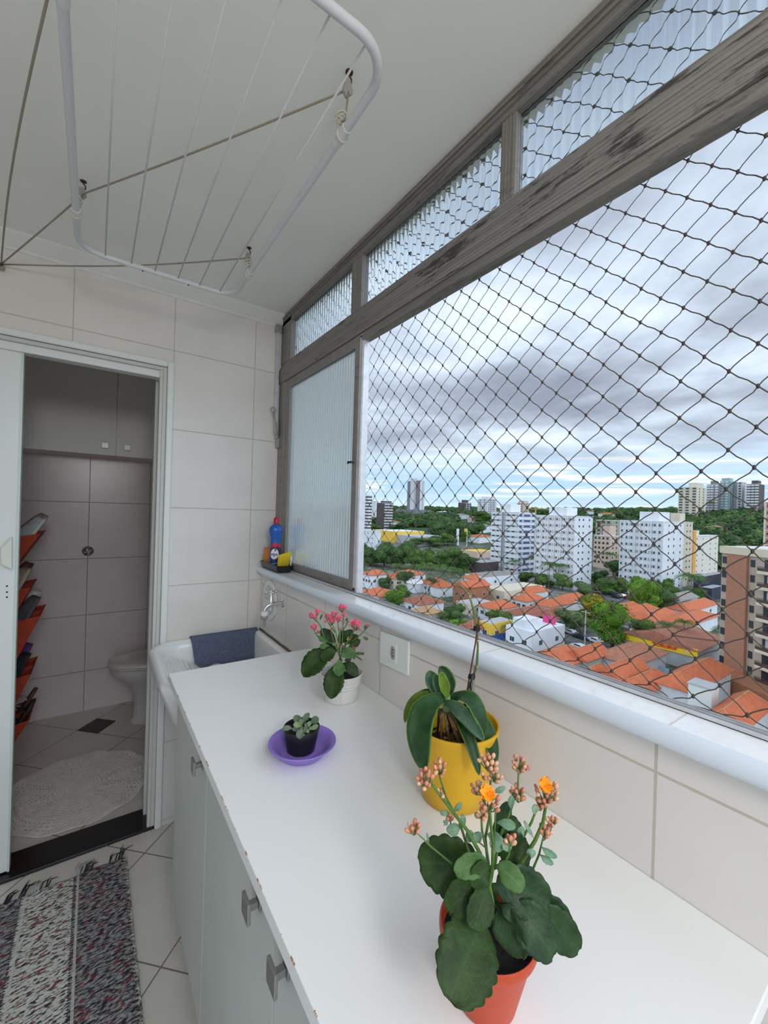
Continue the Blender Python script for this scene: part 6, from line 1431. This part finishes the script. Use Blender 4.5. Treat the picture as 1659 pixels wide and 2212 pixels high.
# ------------------------------------------------------------------ cars
def make_car(col_, label, group):
    r_ = empty('car', (0, 0, 0), label, 'car', group)
    side = [(-2.1, .35), (2.1, .35), (2.15, .75), (1.95, .92), (1.0, 1.0), (.45, 1.42), (-1.0, 1.46), (-1.75, 1.02), (-2.12, .95)]
    MB().prism(side, -.85, .85, axis=1).build('body', col_, r_, bevel=.08)
    MB().prism([(.93, 1.02), (.42, 1.36), (-.98, 1.40), (-1.55, 1.05)], -.865, .865, axis=1).build('windows', G_dk, r_)
    for sx_ in (-1.3, 1.3):
        for sy in (-.8, .8): MB().tube([(sx_, sy - .1, .33), (sx_, sy + .1, .33)], .33, 14).build('wheel', mat('tyre', (.02, .02, .02), .8) if 'tyre' not in bpy.data.materials else bpy.data.materials['tyre'], r_)
    return r_
cm = {'silver': mat('car_silver', (.48, .50, .53), .3, .4), 'white': mat('car_white', (.75, .76, .78), .3), 'black': mat('car_black', (.03, .035, .045), .25), 'red': mat('car_red', (.45, .03, .05), .3)}
protos = {}
cars = [(1206, 1364, 'silver', 'silver car, furthest left in the row parked on the street'), (1232, 1371, 'silver', 'silver car parked second in the street row'), (1254, 1380, 'black', 'black car parked in the street row before the big tree'), (1286, 1388, 'white', 'white car half hidden under the big green tree'), (1250, 1404, 'white', 'white car on the near side of the street behind a wall'),
        (1342, 1280, 'silver', 'silver car at the back of the car park'), (1355, 1283, 'white', 'white car at the back right of the car park'), (1330, 1292, 'black', 'black car at the left of the car park'), (1344, 1291, 'white', 'white car in the middle of the car park'), (1358, 1294, 'red', 'dark red car in the car park'), (1318, 1284, 'black', 'dark car at the far left back of the car park'),
        (1504, 1255, 'white', 'white car in the carport behind the tall palm, left one'), (1516, 1258, 'white', 'white car in the carport behind the tall palm, right one'), (1528, 1268, 'black', 'black car by the navy building'), (1545, 1272, 'red', 'bright red car by the navy building'), (1650, 1476, 'silver', 'silver car near the garden wall at the lower right')]
for i, (cx_, cy_, ck, lab) in enumerate(cars):
    if ck not in protos: protos[ck] = c0 = make_car(cm[ck], lab, 'cars parked below')
    else: c0 = copy_tree(protos[ck])
    P = GP(cx_, cy_); c0['label'] = lab; c0.location = (P.x, P.y, GZ + .07); c0.rotation_euler = (0, 0, 1.25 + .1 * (i % 3) if i < 5 else .15 * (i % 2) + 1.0)
# a passer-by among the parked cars
P = GP(1262, 1381); pm = bpy.data.meshes.new('person')
V = [(0, 0, .92), (0, 0, 1.15), (0, 0, 1.40), (0, 0, 1.50), (0, 0, 1.62), (.09, 0, .88), (.10, .03, .48), (.10, -.02, .06), (-.09, 0, .88), (-.12, -.05, .48), (-.12, .04, .06), (.20, 0, 1.38), (.25, .02, 1.10), (.24, .10, .86), (-.20, 0, 1.38), (-.25, 0, 1.10), (-.24, .08, .86)]
E_ = [(0, 1), (1, 2), (2, 3), (3, 4), (0, 5), (5, 6), (6, 7), (0, 8), (8, 9), (9, 10), (2, 11), (11, 12), (12, 13), (2, 14), (14, 15), (15, 16)]
pm.from_pydata(V, E_, []); po = bpy.data.objects.new('person', pm); COL.objects.link(po); po.location = (P.x, P.y, GZ + .07); pm.materials.append(W_wh)
sk = po.modifiers.new('skin', 'SKIN'); RR = [.13, .13, .12, .05, .10, .08, .06, .045, .08, .06, .045, .055, .04, .035, .055, .04, .035]
for v_, r0 in zip(pm.skin_vertices[0].data, RR): v_.radius = (r0, r0)
pm.skin_vertices[0].data[0].use_root = True; po.modifiers.new('sub', 'SUBSURF').levels = 1
tag(po, 'tiny person in white clothes standing by the parked cars', 'person')

# ------------------------------------------------------------------ trees
def foliage_mat(name, a, b_, fl_=None):
    m_ = mat(name, a, .8, spec=.15); t, bs_ = parts_of(m_); p = t.new('ShaderNodeTexCoord').outputs['Object']; oi = t.new('ShaderNodeObjectInfo').outputs['Random']
    n_ = t.noise(p, 9.0, 3, .6); n2 = t.noise(p, 2.5, 2)
    c = t.mix(t.smooth(n_, .3, .7), a, b_); c = t.mix(t.smooth(n2, .4, .65, 0, .5), c, tuple(k * .6 for k in a))
    if fl_: c = t.mix(t.smooth(t.noise(p, 7.0, 2), .5, .56, 0, .85), c, fl_)
    c = t.mix(t.math('MULTIPLY', oi, .35), c, tuple(k * .55 for k in a)); t.put(bs_.inputs['Base Color'], c); return m_
F_dk = foliage_mat('foliage_dark', (0.055, 0.115, 0.036), (0.115, 0.200, 0.062)); F_md = foliage_mat('foliage_mid', (0.085, 0.170, 0.040), (0.160, 0.270, 0.065)); F_br = foliage_mat('foliage_bright', (0.095, 0.205, 0.022), (0.17, 0.32, 0.040)); F_yl = foliage_mat('foliage_flowering', (0.11, 0.17, 0.025), (0.20, 0.25, 0.03), (0.52, 0.33, 0.02)); F_pl = foliage_mat('foliage_pale', (0.10, 0.16, 0.055), (0.16, 0.22, 0.085))
M_tr = mat('bark', (0.085, 0.06, 0.042), .9)
def crown_mesh(seed, flat=.75, nb=13, nl=430, m_=F_md):
    rn = random.Random(seed); mb = MB()
    for k in range(nb):
        a = rn.uniform(0, 2 * PI); r_ = rn.uniform(0, .34) if k else 0; c = Vector((r_ * math.cos(a), r_ * math.sin(a), .56 + rn.uniform(-.30, .28))); R_ = rn.uniform(.14, .24) if k else .32
        base_i = len(mb.v); mb.ball(c, (R_ * .82, R_ * .82, R_ * .76), 10, 7)
        for q in range(base_i, len(mb.v)):
            v = Vector(mb.v[q]); mb.v[q] = tuple(c + (v - c) * (1 + .28 * noise.noise(v * 14 + Vector((seed, 0, 0)))))
        for q in range(nl):
            d_ = Vector((rn.gauss(0, 1), rn.gauss(0, 1), rn.gauss(0, 1) + .3)).normalized(); p_ = c + Vector((d_.x * R_, d_.y * R_, d_.z * R_ * .8)) * rn.uniform(.88, 1.15)
            s_ = rn.uniform(.014, .032); a1 = d_.orthogonal().normalized(); a1 = (a1 + Vector((rn.gauss(0, .5), rn.gauss(0, .5), rn.gauss(0, .5)))).normalized(); a2 = a1.cross(d_ + Vector((rn.gauss(0, .4), rn.gauss(0, .4), rn.gauss(0, .4)))).normalized()
            mb.add([p_ - a1 * s_, p_ - a2 * s_ * .6, p_ + a1 * s_, p_ + a2 * s_ * .6], [(0, 1, 2, 3)])
    return mb.mesh('crown', m_)
crowns = {}
for key, m_ in (('dark', F_dk), ('mid', F_md), ('bright', F_br), ('yellow', F_yl), ('pale', F_pl)):
    crowns[key] = [crown_mesh(hash(key) % 97 * 0 + i * 7 + len(key), m_=m_) for i in range(2)]
tm = MB().tube([(0, 0, -.05), (.01, 0, .2), (0, .01, .5)], [.035, .028, .015], 8).mesh('trunk', M_tr)
ti = 0
def tree(px, yt, yb, wpx, key, label, group='trees between the houses'):
    global ti
    P = GP(px, yb); dp = depth_of(P); w_ = wpx * dp / FPX; h_ = max(2.5, PD(px, yt, dp).z - P.z)
    r_ = empty('tree', P, label, 'tree', group); r_.scale = (w_ * 1.15, w_ * 1.15, h_); r_.rotation_euler = (0, 0, ti * 1.3)
    for nm, me in (('crown', crowns[key][ti % 2]), ('trunk', tm)):
        o = bpy.data.objects.new(nm, me); COL.objects.link(o); o.parent = r_
    ti += 1
for a in ((800, 1172, 1222, 52, 'dark', 'dark tree at the left edge of the view, beside the window post'), (830, 1168, 1224, 56, 'dark', 'dark tree, second from the window post in the left clump'), (862, 1166, 1226, 56, 'dark', 'tall dark tree in the middle of the left clump'),
          (893, 1178, 1230, 52, 'mid', 'mid green tree in the left clump, right of its tallest'), (928, 1184, 1232, 58, 'mid', 'broad mid green tree behind the row of palms'), (965, 1184, 1236, 60, 'mid', 'rounded green tree at the right of the left clump'), (1000, 1192, 1238, 44, 'dark', 'dark tree closing the left clump at its right end'), (1024, 1200, 1238, 34, 'dark', 'small dark tree left of the low white commercial building'),
          (952, 1116, 1162, 66, 'dark', 'large dark tree between the tallest tower and the avenue'), (985, 1122, 1168, 44, 'dark', 'dark tree right of the large one by the avenue'), (1003, 1146, 1170, 26, 'bright', 'small bright tree beside the white pylon'), (900, 1160, 1180, 44, 'mid', 'low tree along the avenue in front of the warehouse'), (938, 1156, 1180, 46, 'mid', 'low tree on the avenue, left of the white pylon'), (968, 1152, 1178, 36, 'mid', 'low tree touching the white pylon'),
          (1045, 1102, 1132, 52, 'mid', 'tree beneath the grey and white skyline tower'), (1028, 1128, 1160, 40, 'dark', 'dark tree left of the orange-roofed building by the flag'), (860, 1128, 1150, 40, 'dark', 'dark tree behind the yellow hall'), (800, 1126, 1150, 44, 'dark', 'dark tree above the plain white low block'),
          (825, 1236, 1270, 42, 'dark', 'dark tree in front of the leftmost white house'), (866, 1230, 1268, 46, 'dark', 'dark spreading tree left of the tent-like white roof'), (848, 1276, 1318, 58, 'bright', 'bright green tree just above the sill, left of the tan roof'), (812, 1296, 1325, 40, 'bright', 'bright bush at the sill near the window post'),
          (972, 1304, 1352, 52, 'dark', 'round grey-green tree above the sill, left of the orchid stem'), (986, 1336, 1366, 46, 'bright', 'yellow-green bush at the sill left of the orchid stem'), (945, 1248, 1280, 40, 'dark', 'dark tree under the palms, left of the brown-orange house'), (1086, 1294, 1332, 42, 'dark', 'dark tree between the cream garage and the white house'), (1066, 1312, 1345, 36, 'mid', 'tree behind the yellow and blue shop'), (1096, 1322, 1372, 40, 'mid', 'leafy tree right of the yellow and blue shop'),
          (1180, 1322, 1358, 26, 'dark', 'dark pointed tree behind the bright white house'), (1196, 1338, 1362, 30, 'bright', 'small bright tree left of the silver parked car'), (1276, 1286, 1345, 80, 'yellow', 'tree with yellow blossom left of the big bright one'), (1240, 1314, 1362, 66, 'pale', 'pale feathery tree over the parked cars'), (1322, 1302, 1402, 100, 'bright', 'big bright green tree in the middle of the view'), (1392, 1336, 1402, 54, 'mid', 'mid green tree touching the yellow fascia sign'),
          (1308, 1246, 1284, 56, 'mid', 'tree at the left of the car park'), (1262, 1256, 1286, 50, 'pale', 'pale tree at the foot of the pinkish slab tower'), (1288, 1230, 1262, 36, 'dark', 'dark tree between the pinkish tower and the peach block'), (1330, 1204, 1250, 42, 'dark', 'dark tree in front of the peach block'), (1345, 1246, 1284, 44, 'mid', 'tree right behind the car park'), (1385, 1244, 1330, 66, 'bright', 'light green tree at the foot of the white and grey tower'), (1412, 1268, 1330, 76, 'dark', 'dense dark tree right of the car park'), (1436, 1248, 1290, 50, 'mid', 'spreading tree at the corner of the white and grey tower'),
          (1172, 1238, 1268, 44, 'mid', 'tree at the foot of the two left slab towers'), (1130, 1232, 1262, 40, 'dark', 'dark tree behind the long cream building'), (1505, 1268, 1300, 40, 'mid', 'tree below the tall palm by the carport'), (1470, 1380, 1420, 60, 'dark', 'dark shrubbery under the yellow fascia sign'), (1430, 1376, 1415, 40, 'dark', 'dark bush at the left end of the yellow-signed shop'), (1532, 1465, 1478, 50, 'mid', 'clipped hedge by the brick drive'), (1560, 1428, 1450, 30, 'mid', 'shrub in the planter before the brick tower'), (1620, 1400, 1470, 50, 'dark', 'dark shrub before the garage of the brick tower'), (1400, 1300, 1330, 40, 'mid', 'green tree behind the orange roof above the yellow sign'), (1215, 1240, 1275, 36, 'mid', 'green tree before the pinkish slab tower'), (870, 1262, 1290, 34, 'mid', 'garden tree behind the brown weathered roof'), (1050, 1230, 1250, 26, 'dark', 'small tree by the low white commercial building')):
    tree(*a)
# palms
def palm_mesh(seed):
    rn = random.Random(seed); fr_ = MB()
    for k in range(24):
        a = 2 * PI * k / 24 + rn.uniform(-.2, .2); el = rn.uniform(.1, 1.1); L = rn.uniform(.8, 1.1); pts = []
        for i in range(7):
            u = i / 6; pts.append(Vector((math.cos(a) * L * u * math.cos(el * (1 - u * .7)), math.sin(a) * L * u * math.cos(el * (1 - u * .7)), L * (u * math.sin(el) - u * u * (.55 + .5 * math.sin(el))))))
        fr_.tube(pts, .012, 3)
        for i in range(1, 7):
            for s_ in (-1, 1):
                for f in (0, .5):
                    p_ = pts[i - 1].lerp(pts[i], f); sd = Vector((-math.sin(a), math.cos(a), 0)) * s_ * .30 * (1 - abs(i / 6 - .45)); t_ = (pts[i] - pts[i - 1]) * .30
                    fr_.add([p_, p_ + t_ * .5, p_ + sd + t_ + Vector((0, 0, -.14))], [(0, 1, 2)])
    return fr_.mesh('fronds', F_md)
pms = [palm_mesh(1), palm_mesh(2)]
ptm = MB().tube([(0, 0, 0), (.02, 0, .5), (0, 0, 1)], [.16, .12, .10], 8).mesh('trunk', mat('palm_trunk', (.22, .19, .15), .9))
for i, (px_, yt, yb, wpx, lab) in enumerate(((858, 1214, 1262, 26, 'palm left of the row of palms'), (895, 1216, 1275, 30, 'second palm of the left row'), (920, 1212, 1282, 32, 'third palm of the left row, a tall one'), (948, 1216, 1290, 36, 'palm left of the brown-orange house'), (980, 1222, 1282, 30, 'palm behind the orchid tip'), (1000, 1226, 1280, 30, 'palm above the brown-orange house'),
        (1110, 1206, 1246, 24, 'palm in front of the blue-striped tower'), (1154, 1196, 1248, 28, 'palm between the two left slab towers'), (1185, 1210, 1272, 30, 'left palm of the pair at the pinkish tower'), (1206, 1214, 1272, 30, 'right palm of the pair at the pinkish tower'), (1410, 1222, 1275, 22, 'slender palm before the white and grey tower'), (1493, 1234, 1298, 44, 'tall palm beside the carport'),
        (1438, 1340, 1410, 34, 'palm at the left of the yellow fascia sign'), (1476, 1334, 1415, 36, 'palm in front of the yellow fascia sign'), (1562, 1348, 1450, 34, 'palm in front of the brick tower'), (1108, 1330, 1382, 40, 'palm-like plant beside the bright white house'), (1085, 1340, 1385, 34, 'palm before the yellow and blue shop'), (1640, 1370, 1475, 34, 'palm under the balconies of the brick tower'), (1318, 1190, 1236, 26, 'palm in front of the peach block, beside the dark tree'), (1534, 1082, 1120, 12, 'palm standing out below the hill towers'))):
    P = GP(px_, yb); dp = depth_of(P); zt_ = PD(px_, yt + wpx * .25, dp).z
    r_ = empty('palm', P, lab, 'palm', 'palms in the town'); a_ = bpy.data.objects.new('trunk', ptm); COL.objects.link(a_); a_.parent = r_; a_.scale = (1.2, 1.2, zt_ - P.z)
    f_ = bpy.data.objects.new('fronds', pms[i % 2]); COL.objects.link(f_); f_.parent = r_; s_ = wpx * dp / FPX * .72; f_.location = (0, 0, zt_ - P.z); f_.scale = (s_, s_, s_); f_.rotation_euler = (0, 0, i * .9)
# continuous woodland on the rising ground: nobody could count its crowns
rn = random.Random(21); wood = MB(); n_c = 0
while n_c < 1500:
    dp = rn.uniform(240, 1150) ; b_ = rn.uniform(-.15, 1.05); P = fwd * dp + right * dp * b_; d1 = lerp(880, 470, max(0, min(1, b_ / .9)))
    k = (dp - 235) / (d1 - 235)
    if k > 1.30 or k < .06: continue
    if b_ < .60 and k < .42: continue
    if noise.noise(Vector((P.x * .012, P.y * .012, 3.0))) < (-.28 if b_ > .55 else -.08) : continue
    g = terr(P.x, P.y); R_ = rn.uniform(4.5, 8.5); c = Vector((P.x, P.y, g + R_ * .55)); bi = len(wood.v); wood.ball(c, (R_ * .92, R_ * .92, R_ * .68), 9, 6); n_c += 1
    for q in range(bi, len(wood.v)):
        v = Vector(wood.v[q]); wood.v[q] = tuple(c + (v - c) * (1 + .45 * noise.noise(v * .35)))
    for q in range(70):
        d_ = Vector((rn.gauss(0, 1), rn.gauss(0, 1), abs(rn.gauss(0, 1)))).normalized(); p_ = c + Vector((d_.x, d_.y, d_.z * .75)) * R_ * rn.uniform(.9, 1.15); a1 = d_.orthogonal().normalized(); a2 = (a1.cross(d_) + d_ * rn.uniform(-.6, .6)).normalized(); s_ = rn.uniform(.6, 1.3)
        wood.add([p_ - a1 * s_, p_ - a2 * s_ * .7, p_ + a1 * s_, p_ + a2 * s_ * .7], [(0, 1, 2, 3)])
m_ = foliage_mat('woodland', (0.026, 0.062, 0.018), (0.055, 0.110, 0.028)); t, bs_ = parts_of(m_); p = worldpos(t); n_ = t.noise(p, .03, 3); n2 = t.noise(p, .25, 3)
c = t.mix(t.smooth(n_, .4, .6), (0.060, 0.115, 0.042), (0.120, 0.205, 0.058)); c = t.mix(t.smooth(n2, .35, .65), c, (0.022, 0.048, 0.016)); t.put(bs_.inputs['Base Color'], c)
tag(wood.build('woodland', m_, fix=False, loc=tuple(fwd * 500)), 'dense dark green woodland covering the hillside below the skyline', 'woodland', kind='stuff')
# utility pole and cables
P = GP(1263, 1400); dp = depth_of(P); up_ = empty('utility_pole', P, 'concrete utility pole beside the parked cars', 'utility pole')
zt_ = PD(1263, 1318, dp).z; MB().tube([P, (P.x, P.y, zt_)], [.22, .14], 8).build('pole', W_gy, up_); MB().box(P.x - .08, P.x + .08, P.y - 1.2, P.y + 1.2, zt_ - .6, zt_ - .45).build('crossarm', W_gy, up_)
Q = GP(1594, 1452); dq = depth_of(Q); u2 = empty('utility_pole', Q, 'concrete utility pole in front of the brick drive', 'utility pole'); zq = PD(1594, 1385, dq).z
MB().tube([Q, (Q.x, Q.y, zq)], [.2, .13], 8).build('pole', W_gy, u2); MB().box(Q.x - .08, Q.x + .08, Q.y - 1.1, Q.y + 1.1, zq - .6, zq - .45).build('crossarm', W_gy, u2)
for k in range(3):
    a_ = Vector((P.x, P.y - 1 + k, zt_ - .4)); b_ = Vector((Q.x, Q.y - 1 + k, zq - .4)); MB().tube([a_.lerp(b_, i / 12) + Vector((0, 0, -1.4 * math.sin(PI * i / 12))) for i in range(13)], .035, 4).build('cable', M_bpl, up_)
P = GP(1540, 1440); dpp = 3
dr_ = [GP(1540, 1475), GP(1590, 1480), GP(1612, 1440), GP(1568, 1440)]
tag(MB().prism([(q.x, q.y) for q in dr_], GZ + .05, GZ + .12).build('brick_drive', W_br), kind='structure')
# garden wall with railings and a small board opposite the yellow-signed shop
a_, b_ = GP(1350, 1432), GP(1475, 1478)
gw_ = empty('garden_fence', a_.lerp(b_, .5), 'white railing fence with a blue banner along the street before the yellow-signed shop', 'fence'); dv = b_ - a_; L_ = dv.length; rz_ = math.atan2(dv.y, dv.x)
Mg = Matrix.Translation((a_.x, a_.y, GZ)) @ Matrix.Rotation(rz_, 4, 'Z')
mb = MB(); mb.box(0, L_, -.1, .1, 0, .6, M=Mg); mb.build('low_wall', W_cr, gw_)
mb = MB()
for k in range(int(L_ / .35)): mb.box(k * .35, k * .35 + .06, -.03, .03, .6, 2.0, M=Mg)
mb.box(0, L_, -.04, .04, 1.95, 2.05, M=Mg); mb.build('railing', W_wh, gw_)
MB().box(L_ * .42, L_ * .78, -.14, -.10, .9, 2.2, M=Mg).build('banner', mat('banner_pale_blue', (0.42, 0.60, 0.68), .7), gw_)
